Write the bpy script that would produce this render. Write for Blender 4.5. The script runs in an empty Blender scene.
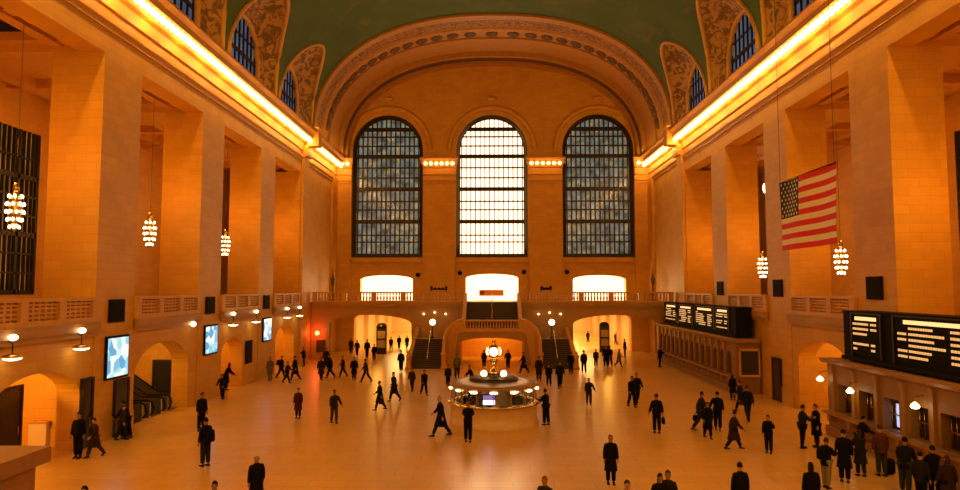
import bpy, bmesh, math, random
from mathutils import Vector, Matrix
R = math.radians
random.seed(7)
S = bpy.context.scene
C = S.collection
F = 655.0
CAM = Vector((0.0, 0.0, 7.1))
PITCH = math.atan(44 / F); YAW = math.atan(12 / F)
ROT = (Matrix.Rotation(YAW, 3, 'Z') @ Matrix.Rotation(math.pi / 2 + PITCH, 3, 'X'))

def ray(px, py):
    return ROT @ Vector(((px - 480) / F, (245 - py) / F, -1))
def on_z(px, py, z=0.0):
    d = ray(px, py); t = (z - CAM.z) / d.z
    return CAM + d * t
def on_y(px, py, y):
    d = ray(px, py); return CAM + d * (y / d.y)

# ------------------------------------------------------------------ materials
MATS = {}
def nt(name):
    m = bpy.data.materials.new(name); m.use_nodes = True
    n = m.node_tree.nodes; l = m.node_tree.links
    return m, n, l, n['Principled BSDF']
def mat(name, col, rough=.6, metal=0.0, emit=None, es=0.0, noise=0.0, nscale=6.0, spec=.5):
    if name in MATS: return MATS[name]
    m, n, l, b = nt(name)
    b.inputs['Base Color'].default_value = (*col, 1)
    b.inputs['Roughness'].default_value = rough
    b.inputs['Metallic'].default_value = metal
    b.inputs['Specular IOR Level'].default_value = spec
    if emit:
        b.inputs['Emission Color'].default_value = (*emit, 1)
        b.inputs['Emission Strength'].default_value = es
    if noise:
        tc = n.new('ShaderNodeNewGeometry'); nz = n.new('ShaderNodeTexNoise')
        nz.inputs['Scale'].default_value = nscale; nz.inputs['Detail'].default_value = 3
        l.new(tc.outputs['Position'], nz.inputs['Vector'])
        mx = n.new('ShaderNodeMix'); mx.data_type = 'RGBA'
        mx.inputs[6].default_value = (*[c * (1 - noise) for c in col], 1)
        mx.inputs[7].default_value = (*[min(1, c * (1 + noise)) for c in col], 1)
        l.new(nz.outputs['Fac'], mx.inputs[0]); l.new(mx.outputs[2], b.inputs['Base Color'])
    MATS[name] = m
    return m

def stone(name, c1, c2, mortar, bw=1.3, bh=.55, rough=.55, ms=.012):
    m, n, l, b = nt(name)
    g = n.new('ShaderNodeNewGeometry'); s = n.new('ShaderNodeSeparateXYZ')
    l.new(g.outputs['Position'], s.inputs[0])
    a = n.new('ShaderNodeMath'); a.operation = 'ADD'
    l.new(s.outputs[0], a.inputs[0]); l.new(s.outputs[1], a.inputs[1])
    c = n.new('ShaderNodeCombineXYZ'); l.new(a.outputs[0], c.inputs[0]); l.new(s.outputs[2], c.inputs[1])
    br = n.new('ShaderNodeTexBrick'); l.new(c.outputs[0], br.inputs['Vector'])
    br.inputs['Color1'].default_value = (*c1, 1); br.inputs['Color2'].default_value = (*c2, 1)
    br.inputs['Mortar'].default_value = (*mortar, 1)
    br.inputs['Scale'].default_value = 1.0; br.inputs['Mortar Size'].default_value = ms
    br.inputs['Brick Width'].default_value = bw; br.inputs['Row Height'].default_value = bh
    br.inputs['Mortar Smooth'].default_value = .3
    nz = n.new('ShaderNodeTexNoise'); nz.inputs['Scale'].default_value = .6; nz.inputs['Detail'].default_value = 5
    l.new(g.outputs['Position'], nz.inputs['Vector'])
    mr = n.new('ShaderNodeMapRange'); mr.inputs[3].default_value = .8; mr.inputs[4].default_value = 1.15
    l.new(nz.outputs['Fac'], mr.inputs[0])
    mx = n.new('ShaderNodeMix'); mx.data_type = 'RGBA'; mx.blend_type = 'MULTIPLY'; mx.inputs[0].default_value = 1
    l.new(br.outputs['Color'], mx.inputs[6]); l.new(mr.outputs[0], mx.inputs[7])
    l.new(mx.outputs[2], b.inputs['Base Color'])
    bp = n.new('ShaderNodeBump'); bp.inputs['Strength'].default_value = .25; bp.inputs['Distance'].default_value = .02
    l.new(br.outputs['Fac'], bp.inputs['Height']); bp.invert = True
    l.new(bp.outputs[0], b.inputs['Normal'])
    b.inputs['Roughness'].default_value = rough
    MATS[name] = m
    return m

STONE = stone('caen_stone', (.68, .375, .055), (.62, .335, .046), (.54, .29, .038), 1.0, .42)
STONE2 = stone('warm_marble', (.46, .25, .065), (.41, .22, .055), (.34, .17, .04), 2.2, 1.1)
TRIM = mat('carved_trim', (.60, .32, .065), .5, noise=.15, nscale=3)
TRIMD = mat('carved_trim_dark', (.13, .065, .022), .6, noise=.4, nscale=4)
BRONZE = mat('dark_bronze', (.035, .028, .02), .4, .6)
BLACK = mat('black_paint', (.008, .007, .006), .75, spec=.12)
GOLD = mat('polished_brass', (.72, .48, .16), .25, 1.0)
STEEL = mat('brushed_steel', (.5, .48, .45), .3, 1.0)
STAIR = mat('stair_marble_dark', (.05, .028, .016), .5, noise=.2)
DARKWOOD = mat('dark_door_wood', (.05, .028, .015), .5)
BULB = mat('lamp_bulb', (1, .9, .7), .4, emit=(1.0, .43, .11), es=10.5)
BULBW = mat('white_globe', (1, .95, .85), .4, emit=(1.0, .76, .42), es=5)
CRYSTAL = mat('chandelier_bulb', (1, .95, .9), .3, emit=(1.0, .74, .42), es=8)
REDL = mat('red_lamp', (1, .1, .05), .4, emit=(1.0, .16, .04), es=14)

def win_mat(name, col, s, var, scale, glints=False):
    m, n, l, b = nt(name)
    b.inputs['Base Color'].default_value = (.03, .03, .03, 1); b.inputs['Roughness'].default_value = .15
    g = n.new('ShaderNodeNewGeometry'); nz = n.new('ShaderNodeTexNoise'); nz.inputs['Scale'].default_value = scale
    nz.inputs['Detail'].default_value = 3
    l.new(g.outputs['Position'], nz.inputs['Vector'])
    mr = n.new('ShaderNodeMapRange'); mr.inputs[1].default_value = .3; mr.inputs[2].default_value = .7
    mr.inputs[3].default_value = s * (1 - var); mr.inputs[4].default_value = s * (1 + var)
    l.new(nz.outputs['Fac'], mr.inputs[0]); l.new(mr.outputs[0], b.inputs['Emission Strength'])
    if glints:  # yellow glints of reflected light, painted into the pane's glow by noise
        n2 = n.new('ShaderNodeTexNoise'); n2.inputs['Scale'].default_value = 1.3; n2.inputs['Detail'].default_value = 4
        l.new(g.outputs['Position'], n2.inputs['Vector'])
        rr = n.new('ShaderNodeValToRGB'); rr.color_ramp.elements[0].color = (*col, 1); rr.color_ramp.elements[1].color = (1.6, .95, .2, 1)
        rr.color_ramp.elements[0].position = .5; rr.color_ramp.elements[1].position = .72
        l.new(n2.outputs['Fac'], rr.inputs[0]); l.new(rr.outputs[0], b.inputs['Emission Color'])
        return m
    b.inputs['Emission Color'].default_value = (*col, 1)
    return m
G_BRIGHT = win_mat('daylit_glass', (1, .62, .37), 3.1, .12, .3)
G_LIT = win_mat('daylit_low_glass', (1, .60, .30), 3.4, .08, .5)
G_DIM = win_mat('dusk_glass', (.50, .52, .42), .26, .7, 1.2, True)
G_SKY = win_mat('evening_sky_glass', (.22, .30, .48), .30, .4, .5)
G_AISLE = win_mat('aisle_glass', (1, .36, .05), .30, .8, .6)

# vault: painted green with gold star figures
def vault_mat():
    m, n, l, b = nt('green_star_vault')
    g = n.new('ShaderNodeNewGeometry')
    nz = n.new('ShaderNodeTexNoise'); nz.inputs['Scale'].default_value = .25; nz.inputs['Detail'].default_value = 5
    l.new(g.outputs['Position'], nz.inputs['Vector'])
    r = n.new('ShaderNodeValToRGB'); r.color_ramp.elements[0].color = (.040, .092, .013, 1)
    r.color_ramp.elements[1].color = (.060, .122, .018, 1)
    r.color_ramp.elements[0].position = .35; r.color_ramp.elements[1].position = .65
    l.new(nz.outputs['Fac'], r.inputs[0])
    v = n.new('ShaderNodeTexVoronoi'); v.inputs['Scale'].default_value = .8
    l.new(g.outputs['Position'], v.inputs['Vector'])
    st = n.new('ShaderNodeMapRange'); st.inputs[1].default_value = .05; st.inputs[2].default_value = .12
    st.inputs[3].default_value = 1; st.inputs[4].default_value = 0
    l.new(v.outputs['Distance'], st.inputs[0])
    n2 = n.new('ShaderNodeTexNoise'); n2.inputs['Scale'].default_value = .35; n2.inputs['Detail'].default_value = 8
    n2.inputs['Distortion'].default_value = 1.5
    l.new(g.outputs['Position'], n2.inputs['Vector'])
    s2 = n.new('ShaderNodeMapRange'); s2.inputs[1].default_value = .56; s2.inputs[2].default_value = .72
    s2.inputs[3].default_value = 0; s2.inputs[4].default_value = .55
    l.new(n2.outputs['Fac'], s2.inputs[0])
    mm = n.new('ShaderNodeMath'); mm.operation = 'MAXIMUM'
    l.new(st.outputs[0], mm.inputs[0]); l.new(s2.outputs[0], mm.inputs[1])
    mx = n.new('ShaderNodeMix'); mx.data_type = 'RGBA'; mx.inputs[7].default_value = (.14, .12, .03, 1)
    l.new(mm.outputs[0], mx.inputs[0]); l.new(r.outputs[0], mx.inputs[6]); l.new(mx.outputs[2], b.inputs['Base Color'])
    b.inputs['Roughness'].default_value = .75
    return m
VAULT = vault_mat()
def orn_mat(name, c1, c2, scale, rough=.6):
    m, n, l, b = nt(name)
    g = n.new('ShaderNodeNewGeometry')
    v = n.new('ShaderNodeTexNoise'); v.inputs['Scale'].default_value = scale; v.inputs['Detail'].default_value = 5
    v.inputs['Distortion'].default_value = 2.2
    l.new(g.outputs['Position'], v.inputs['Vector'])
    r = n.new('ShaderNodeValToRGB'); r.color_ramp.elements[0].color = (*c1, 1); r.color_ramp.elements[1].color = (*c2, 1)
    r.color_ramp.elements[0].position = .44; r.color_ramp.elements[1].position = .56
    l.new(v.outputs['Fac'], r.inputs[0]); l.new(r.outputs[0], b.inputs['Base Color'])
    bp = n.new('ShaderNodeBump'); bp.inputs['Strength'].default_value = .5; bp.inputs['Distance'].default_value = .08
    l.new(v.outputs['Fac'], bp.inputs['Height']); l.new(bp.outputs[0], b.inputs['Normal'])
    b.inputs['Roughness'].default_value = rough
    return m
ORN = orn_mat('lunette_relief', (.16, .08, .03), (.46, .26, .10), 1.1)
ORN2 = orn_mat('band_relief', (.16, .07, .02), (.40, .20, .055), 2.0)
def floor_mat():
    m, n, l, b = nt('polished_marble_floor')
    g = n.new('ShaderNodeNewGeometry')
    br = n.new('ShaderNodeTexBrick'); l.new(g.outputs['Position'], br.inputs['Vector'])
    br.offset = .5
    br.inputs['Color1'].default_value = (.70, .42, .11, 1); br.inputs['Color2'].default_value = (.64, .37, .09, 1)
    br.inputs['Mortar'].default_value = (.40, .27, .15, 1); br.inputs['Scale'].default_value = 1
    br.inputs['Brick Width'].default_value = 1.5; br.inputs['Row Height'].default_value = .75
    br.inputs['Mortar Size'].default_value = .012
    nz = n.new('ShaderNodeTexNoise'); nz.inputs['Scale'].default_value = .35; nz.inputs['Detail'].default_value = 4
    l.new(g.outputs['Position'], nz.inputs['Vector'])
    mr = n.new('ShaderNodeMapRange'); mr.inputs[3].default_value = .85; mr.inputs[4].default_value = 1.1
    l.new(nz.outputs['Fac'], mr.inputs[0])
    mx = n.new('ShaderNodeMix'); mx.data_type = 'RGBA'; mx.blend_type = 'MULTIPLY'; mx.inputs[0].default_value = 1
    l.new(br.outputs['Color'], mx.inputs[6]); l.new(mr.outputs[0], mx.inputs[7]); l.new(mx.outputs[2], b.inputs['Base Color'])
    rr = n.new('ShaderNodeMapRange'); rr.inputs[3].default_value = .27; rr.inputs[4].default_value = .31
    l.new(nz.outputs['Fac'], rr.inputs[0]); l.new(rr.outputs[0], b.inputs['Roughness'])
    return m
FLOOR = floor_mat()

# ------------------------------------------------------------------ mesh builder
class MB:
    def __init__(s): s.v = []; s.f = []; s.m = []; s.sm = []
    def add(s, vs, fs, mi=0, smooth=False):
        o = len(s.v); s.v += [tuple(p) for p in vs]
        for f in fs: s.f.append([i + o for i in f]); s.m.append(mi); s.sm.append(smooth)
        return s
    def hexa(s, p, mi=0):
        return s.add(p, [(0, 1, 2, 3), (7, 6, 5, 4), (0, 4, 5, 1), (1, 5, 6, 2), (2, 6, 7, 3), (3, 7, 4, 0)], mi)
    def box(s, x0, x1, y0, y1, z0, z1, mi=0):
        return s.hexa([(x0, y0, z0), (x1, y0, z0), (x1, y1, z0), (x0, y1, z0), (x0, y0, z1), (x1, y0, z1), (x1, y1, z1), (x0, y1, z1)], mi)
    def obox(s, c, sx, sy, sz, rz=0, mi=0):
        q = Matrix.Rotation(rz, 3, 'Z'); c = Vector(c); p = []
        for dz in (-1, 1):
            for dx, dy in ((-1, -1), (1, -1), (1, 1), (-1, 1)):
                p.append(c + q @ Vector((dx * sx / 2, dy * sy / 2, dz * sz / 2)))
        return s.hexa(p, mi)
    def tube(s, pts, r, n=8, mi=0, cap=True):
        pts = [Vector(p) for p in pts]; rs = r if isinstance(r, (list, tuple)) else [r] * len(pts)
        vs = []
        for i, p in enumerate(pts):
            d = (pts[min(i + 1, len(pts) - 1)] - pts[max(i - 1, 0)]).normalized()
            a = d.orthogonal().normalized() if abs(d.z) > .9 else d.cross(Vector((0, 0, 1))).normalized()
            b = d.cross(a)
            for k in range(n):
                t = 2 * math.pi * k / n
                vs.append(p + (a * math.cos(t) + b * math.sin(t)) * rs[i])
        fs = [(i * n + k, i * n + (k + 1) % n, (i + 1) * n + (k + 1) % n, (i + 1) * n + k) for i in range(len(pts) - 1) for k in range(n)]
        if cap: fs += [tuple(range(n)), tuple((len(pts) - 1) * n + k for k in range(n))]
        return s.add(vs, fs, mi, True)
    def lathe(s, prof, c=(0, 0, 0), n=24, mi=0, a0=0, a1=2 * math.pi, smooth=True, cap=True):
        full = abs(a1 - a0 - 2 * math.pi) < 1e-6
        m = n if full else n + 1
        vs = []
        for r, z in prof:
            for k in range(m):
                t = a0 + (a1 - a0) * k / n
                vs.append((c[0] + r * math.cos(t), c[1] + r * math.sin(t), c[2] + z))
        fs = []
        for i in range(len(prof) - 1):
            for k in range(n):
                k2 = (k + 1) % m
                fs.append((i * m + k, i * m + k2, (i + 1) * m + k2, (i + 1) * m + k))
        if cap and full: fs += [tuple(range(m)), tuple((len(prof) - 1) * m + k for k in range(m))]
        return s.add(vs, fs, mi, smooth)
    def ball(s, c, r, n=10, mi=0, sq=(1, 1, 1)):
        h = max(4, n // 2 + 1); vs = [(c[0], c[1], c[2] - r * sq[2])]
        for i in range(1, h):
            ph = -math.pi / 2 + math.pi * i / h
            for k in range(n):
                t = 2 * math.pi * k / n
                vs.append((c[0] + r * sq[0] * math.cos(ph) * math.cos(t), c[1] + r * sq[1] * math.cos(ph) * math.sin(t), c[2] + r * sq[2] * math.sin(ph)))
        vs.append((c[0], c[1], c[2] + r * sq[2])); T = len(vs) - 1
        fs = [(0, 1 + (k + 1) % n, 1 + k) for k in range(n)]
        for i in range(h - 2):
            for k in range(n):
                a = 1 + i * n + k; b = 1 + i * n + (k + 1) % n
                fs.append((a, b, b + n, a + n))
        fs += [(T, 1 + (h - 2) * n + k, 1 + (h - 2) * n + (k + 1) % n) for k in range(n)]
        return s.add(vs, fs, mi, True)
    def sweep(s, prof, fn, ts, mi=0, smooth=False, close=True):
        n = len(prof); vs = [fn(a, b, t) for t in ts for a, b in prof]
        fs = []
        for i in range(len(ts) - 1):
            for k in range(n if close else n - 1):
                fs.append((i * n + k, i * n + (k + 1) % n, (i + 1) * n + (k + 1) % n, (i + 1) * n + k))
        if close: fs += [tuple(range(n)), tuple((len(ts) - 1) * n + k for k in range(n))]
        return s.add(vs, fs, mi, smooth)
    def mesh(s, name, mats):
        me = bpy.data.meshes.new(name); me.from_pydata(s.v, [], s.f)
        for m in (mats if isinstance(mats, (list, tuple)) else [mats]): me.materials.append(m)
        for i, p in enumerate(me.polygons): p.material_index = s.m[i]; p.use_smooth = s.sm[i]
        bm = bmesh.new(); bm.from_mesh(me); bmesh.ops.recalc_face_normals(bm, faces=bm.faces); bm.to_mesh(me); bm.free()
        return me
    def build(s, name, mats, parent=None, loc=None, rz=0):
        o = bpy.data.objects.new(name, s.mesh(name, mats)); C.objects.link(o)
        if parent: o.parent = parent
        if loc: o.location = loc
        if rz: o.rotation_euler.z = rz
        return o

def tag(o, label=None, cat=None, group=None, kind=None):
    if label: o['label'] = label
    if cat: o['category'] = cat
    if group: o['group'] = group
    if kind: o['kind'] = kind
    return o
def empty(name, loc=(0, 0, 0), rz=0, label=None, cat=None, group=None):
    o = bpy.data.objects.new(name, None); C.objects.link(o); o.location = loc; o.rotation_euler.z = rz
    o.empty_display_size = .2
    return tag(o, label, cat, group)
def struct(name, mb, mats, label=None, cat=None):
    return tag(mb.build(name, mats), label, cat, None, 'structure')
def copy_tree(o, loc=None, rz=None, parent=None):
    c = o.copy(); C.objects.link(c)
    if parent: c.parent = parent
    if loc is not None: c.location = loc
    if rz is not None: c.rotation_euler.z = rz
    for ch in list(o.children): copy_tree(ch, parent=c)
    return c

def arch_z(op, u):
    uc, hw, zb, zs, rise = op
    t = max(-1, min(1, (u - uc) / hw)); return zs + rise * math.sqrt(max(0, 1 - t * t))
def arch_wall(mb, Fn, u0, u1, z0, z1, ops, d0, d1, n=16, mi=0):
    def hx(a, b, za0, zb0, za1, zb1):
        mb.hexa([Fn(a, za0, d0), Fn(b, zb0, d0), Fn(b, zb0, d1), Fn(a, za0, d1), Fn(a, za1, d0), Fn(b, zb1, d0), Fn(b, zb1, d1), Fn(a, za1, d1)], mi)
    cur = u0
    for op in sorted(ops):
        uc, hw, zb, zs, rise = op
        if uc - hw > cur: hx(cur, uc - hw, z0, z0, z1, z1)
        if zb > z0: hx(uc - hw, uc + hw, z0, z0, zb, zb)
        us = [uc - hw * math.cos(math.pi * k / n) for k in range(n + 1)] if rise else [uc - hw, uc + hw]
        for a, b in zip(us, us[1:]): hx(a, b, arch_z(op, a), arch_z(op, b), z1, z1)
        cur = uc + hw
    if cur < u1: hx(cur, u1, z0, z0, z1, z1)
FY = lambda Y: (lambda u, z, d: (u, Y + d, z))            # wall facing -Y
def FX(s):                                                   # side wall, s = -1 left, +1 right; d goes outwards
    return lambda u, z, d: (s * (18.3 + d), u, z)

YF = 76.0
PIERS = [10.45, 21.05, 31.65, 42.25, 52.85]; PH = 1.65
BAYS = [5.15, 15.75, 26.35, 36.95, 47.55, 58.15]
Y0 = -1.0; ZB = 5.6; ZL = 18.3; ZC = 22.3

# ------------------------------------------------------------------ floor
mb = MB(); mb.box(-32, 32, -3, 112, -.3, 0)
struct('floor', mb, FLOOR)

# ------------------------------------------------------------------ side walls
DOORN = [0]; WINN = [0]
def sidewall(s, nm, low):
    mb = MB(); f = FX(s)
    # lower storey with arched openings
    arch_wall(mb, f, Y0, YF, 0, ZB - .5, low, 0, 1.0)
    mb2 = MB()
    # lintel and the solid end by the far corner
    for (a, b) in [(Y0, YF)]:
        mb.hexa([f(a, ZL, 0), f(b, ZL, 0), f(b, ZL, 1.2), f(a, ZL, 1.2), f(a, ZC, 0), f(b, ZC, 0), f(b, ZC, 1.2), f(a, ZC, 1.2)])
    mb.hexa([f(61.8, ZB - .5, 0), f(YF, ZB - .5, 0), f(YF, ZB - .5, 3.4), f(61.8, ZB - .5, 3.4), f(61.8, ZL, 0), f(YF, ZL, 0), f(YF, ZL, 3.4), f(61.8, ZL, 3.4)])
    # shallow pilaster strips on the far end
    for (a, b) in [(61.9, 63.7), (73.6, 75.99)]:
        mb.hexa([f(a, 0, -.28), f(b, 0, -.28), f(b, 0, 0), f(a, 0, 0), f(a, 19.9, -.28), f(b, 19.9, -.28), f(b, 19.9, 0), f(a, 19.9, 0)])
    w = struct('wall_' + nm, mb, STONE)
    for pc in PIERS:
        p = MB(); x = s * 18.3; x2 = s * 20.8
        p.box(min(x, x2), max(x, x2), pc - PH, pc + PH, ZB - .5, ZL)
        # base course and thin face plate on the ground storey
        xb = s * 18.18; p.box(min(xb, x), max(xb, x), pc - PH - .1, pc + PH + .1, 0, 1.0)
        xb = s * 18.24; p.box(min(xb, x), max(xb, x), pc - PH, pc + PH, 1.0, ZB - .5)
        p.build('pillar', STONE, w)
    # outer wall of the aisle and its ceiling with beams
    a = MB(); X = s * 28
    ops = [(yc, 2.6, ZB + 1.2, 16.6, 0) for yc in BAYS]
    fo = lambda u, z, d: (s * (28 + d), u, z)
    arch_wall(a, fo, Y0, YF, 0, ZL + 1, ops, 0, .6)
    tag(a.build('wall_' + nm + '_aisle', STONE), kind='structure')
    for yc in BAYS:
        WINN[0] += 1
        g = MB(); g.box(min(X + s * .3, X + s * .35), max(X + s * .3, X + s * .35), yc - 2.6, yc + 2.6, ZB + 1.2, 16.6)
        wo = struct('window_%d' % WINN[0], g, G_AISLE)
        fr = MB()
        for k in range(14):
            y = yc - 2.6 + k * 5.2 / 13; q_ = .1 if k in (0, 4, 9, 13) else .035; fr.box(min(X, X + s * .2), max(X, X + s * .2), y - q_, y + q_, ZB + 1.2, 16.6)
        for k in range(8):
            z = ZB + 1.3 + k * 1.15; fr.box(min(X, X + s * .2), max(X, X + s * .2), yc - 2.6, yc + 2.6, z - (.14 if k % 3 == 0 else .05), z + (.14 if k % 3 == 0 else .05))
        fr.build('window_frame', BRONZE, wo)
    c = MB(); x0, x1 = sorted((s * 18.9, s * 28.2))
    c.box(x0, x1, Y0, YF, ZL + .9, ZL + 1.2)
    for xx in (20.6, 23.6, 26.6):
        c.box(s * xx - .3, s * xx + .3, Y0, 61.8, ZL + .25, ZL + .9)
    for yc in BAYS:
        for dy in (-3.4, 0, 3.4):
            c.box(x0, x1, yc + dy - .35, yc + dy + .35, ZL + .35, ZL + .9)
    for pc in PIERS:
        c.box(x0, x1, pc - PH, pc + PH, ZL, ZL + .9)
    co = struct('ceiling_' + nm + '_aisle', c, TRIM)
    for yc in BAYS:
        v = MB(); v.box(s * 22.1 - .7, s * 22.1 + .7, yc + .75, yc + 2.5, ZL + .55, ZL + .89); v.build('vent', BLACK, co)
    return w
lowL = [(26.4, 2.7, 0, 2.4, 1.3), (36.5, 3.0, 0, 2.6, 1.6), (46.2, 1.9, 0, 2.5, 1.2), (58.0, 2.6, 0, 2.7, 1.2), (72.3, .75, 0, 3.2, 0)]
lowR = [(36.95, 2.9, 0, 2.8, 1.4)]
WL = sidewall(-1, 'left', lowL)
WR = sidewall(1, 'right', lowR)

# rooms behind the ground floor arches
def room(nm, x0, x1, y0, y1, z1, m, open_side):
    mb = MB(); t = .2
    mb.box(x0, x1, y0 - t, y0, 0, z1); mb.box(x0, x1, y1, y1 + t, 0, z1)
    if open_side == 'R': mb.box(x0 - t, x0, y0 - t, y1 + t, 0, z1)
    if open_side == 'L': mb.box(x1, x1 + t, y0 - t, y1 + t, 0, z1)
    mb.box(x0, x1, y0 - t, y1 + t, z1, z1 + t)
    return struct(nm, mb, m)
room('wall_niche_a', -26, -19.31, 23.0, 29.8, 4.4, STONE, 'R')
room('wall_niche_b', -27.5, -19.31, 33.2, 40.9, 4.6, STONE, 'R')
room('wall_niche_c', -24, -19.31, 43.9, 48.8, 4.4, STONE, 'R')
room('wall_niche_d', -25, -19.31, 54.9, 61.4, 4.4, STONE, 'R')
room('wall_niche_e', 19.31, 27.5, 33.4, 40.5, 4.6, STONE, 'L')
room('wall_niche_f', -21.5, -19.31, 71.2, 73.4, 3.6, STONE, 'R')

# ------------------------------------------------------------------ balconies over the aisles with pierced stone rails
def balustrade(s, yc, label):
    t = empty('balustrade', (s * 18.3, yc, ZB), 0, label, 'balustrade', 'stone balustrades between the piers')
    y0, y1 = yc - 5.3 + PH, yc + 5.3 - PH; L = (y1 - y0) / 2
    c = MB(); c.box(-.22, .22, -L, L, .98, 1.12); c.build('coping', TRIM, t)
    c = MB(); c.box(-.2, .2, -L, L, 0, .22); c.build('plinth', TRIM, t)
    for k in range(4):
        y = -L + .22 + (2 * L - .44) * k / 3
        c = MB(); c.box(-.18, .18, y - .22, y + .22, .22, .98); c.build('die', TRIM, t)
    for k in range(3):
        a = -L + .44 + (2 * L - .44) * k / 3; b = a + (2 * L - .44) / 3 - .44
        c = MB()
        for z in (.34, .52, .70, .86): c.box(-.07, .07, a, b, z - .045, z + .045)
        n = 5
        for j in range(n + 1):
            y = a + (b - a) * j / n; c.box(-.08, .08, y - .04, y + .04, .22, .98)
        c.build('pierced_panel', TRIM, t)
BAYNAME = {0: 'first bay beside the camera', 1: 'second bay', 2: 'bay before the nearest full pier', 3: 'bay above the escalators', 4: 'bay between the middle and far piers', 5: 'last bay before the corner wall'}
BAYR = {2: 'bay above the near ticket office', 3: 'bay beside the hanging flag', 4: 'bay above the near end of the far ticket office', 5: 'last bay before the corner wall'}
for s in (-1, 1):
    mb = MB(); f = FX(s)
    x0, x1 = sorted((s * 18.25, s * 28))
    for i, yc in enumerate(BAYS):
        a, b = yc - 5.3 + PH, yc + 5.3 - PH
        mb.box(x0, x1, a, b, ZB - .5, ZB)
        xa, xb = sorted((s * 17.98, s * 18.3)); mb.box(xa, xb, a, b, ZB - .42, ZB)
        xa, xb = sorted((s * 18.1, s * 18.3)); mb.box(xa, xb, a, b, ZB - .66, ZB - .42)
    for pc in PIERS: mb.box(min(s * 20.8, s * 28), max(s * 20.8, s * 28), pc - PH, pc + PH, ZB - .5, ZB)
    struct('floor_balcony_' + ('left' if s < 0 else 'right'), mb, STONE2)
    for i, yc in enumerate(BAYS):
        if i >= 2 if s < 0 else i >= 3:
            balustrade(s, yc, 'pierced stone balustrade on the %s side, %s' % (('screen' if s < 0 else 'board'), (BAYNAME if s < 0 else BAYR)[i].replace('the near end of ', '')))

# ------------------------------------------------------------------ cornices with rows of bulbs
prof = [(0, 19.4), (.12, 19.4), (.12, 19.62), (.24, 19.72), (.24, 19.88), (.08, 19.95), (.08, 20.35), (.22, 20.42), (.22, 20.55), (.10, 20.6), (.10, 21.15),
        (.35, 21.25), (.5, 21.45), (.62, 21.55), (1.0, 21.62), (1.05, 21.95), (1.3, 22.2), (1.3, 22.32), (0, 22.4)]
def cornice(nm, fn, ts, parts=True):
    mb = MB(); mb.sweep(prof, fn, ts, 0)
    return struct(nm, mb, TRIM)
bulb_me = MB().ball((0, 0, 0), .15, 8, 0, (1, 1, 1.7)).mesh('light_bulb', BULB)
def bulbrow(nm, label, fn, n):
    t = empty(nm, fn(0, 0), 0, label, 'lights', 'rows of bare bulbs along the cornices')
    base = Vector(fn(0, 0))
    for k in range(n):
        o = bpy.data.objects.new('light_bulb', bulb_me); C.objects.link(o); o.parent = t
        o.location = Vector(fn(k, 1)) - base
    return t
for s, nm in ((-1, 'left'), (1, 'right')):
    cornice('cornice_' + nm, lambda a, b, t, s=s: (s * (18.3 - a), t, b), [Y0, YF - .02])
    # a block forward of the cornice at the start of the great arch
    mb = MB(); x0, x1 = sorted((s * 16.75, s * 17.9)); mb.box(x0, x1, 62.2, 63.4, 20.9, 22.75)
    x0, x1 = sorted((s * 17.7, s * 18.3)); mb.box(x0, x1, 62.0, 63.6, 19.9, 20.9)
    struct('cornice_block_' + nm, mb, TRIM)
    bulbrow('cornice_light_row', 'long row of bare bulbs under the cornice above the %s' % ('poster screens' if s < 0 else 'hanging flag'),
            lambda k, q, s=s: (s * 17.49, 25.5 + k * .51, 21.36), 98)
    # attic strip behind the cornice
    mb = MB(); x0, x1 = sorted((s * 17.7, s * 18.6))
    arch_wall(mb, FX(s), Y0, YF, ZC + .1, 29.5, [(yc, 2.8, ZC + .1, 24.7, 2.8) for yc in BAYS], .25, .8)
    struct('wall_' + nm + '_attic', mb, TRIM)
    for yc in BAYS:
        WINN[0] += 1
        g = MB(); x0, x1 = sorted((s * 18.85, s * 18.9)); g.box(x0, x1, yc - 2.8, yc + 2.8, ZC + .2, 27.5)
        wo = struct('window_%d' % WINN[0], g, G_SKY)
        fr = MB(); x0, x1 = sorted((s * 18.66, s * 18.8))
        for k in range(8):
            y = yc - 2.75 + k * 5.5 / 7; fr.box(x0, x1, y - .03, y + .03, ZC + .2, arch_z((yc, 2.8, 0, 24.7, 2.8), y))
        for z in (23.4, 24.7, 26.0): fr.box(x0, x1, yc - 2.7, yc + 2.7, z - (.12 if z == 24.7 else .04), z + (.12 if z == 24.7 else .04))
        fr.build('window_frame', BRONZE, wo)

# ------------------------------------------------------------------ vault
VW, VH, VZ = 17.75, 12.1, 22.3
def vx(z):
    q = max(0, min(1, (z - VZ) / VH)); return VW * (1 - q ** (1 / .87 * 1.0)) if False else VW * (max(0, 1 - q ** (2 / .87))) ** (.87 / 2)
def vpt(al, y): # al 0..pi from right to left
    c, s_ = math.cos(al), math.sin(al)
    return (VW * math.copysign(abs(c) ** .87, c), y, VZ + VH * abs(s_) ** .87)
TIPZ = 29.2; EW = 4.9
LV = 14
zs_ = [VZ + (TIPZ - VZ) * math.sin(math.pi / 2 * k / LV) for k in range(LV + 1)]
mb = MB()
for yc in BAYS:
    for s in (-1, 1):
        for half in (-1, 1):
            vs = []; 
            for k in range(LV + 1):
                w = EW * math.cos(math.pi / 2 * k / LV) ** 1.1 if k < LV else 0
                x = s * vx(zs_[k])
                for j in range(4):
                    yy = w + (5.3 - w) * j / 3; vs.append((x, yc + half * yy, zs_[k]))
            mb.add(vs, [(k * 4 + j, k * 4 + j + 1, (k + 1) * 4 + j + 1, (k + 1) * 4 + j) for k in range(LV) for j in range(3)], 0, True)
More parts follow.
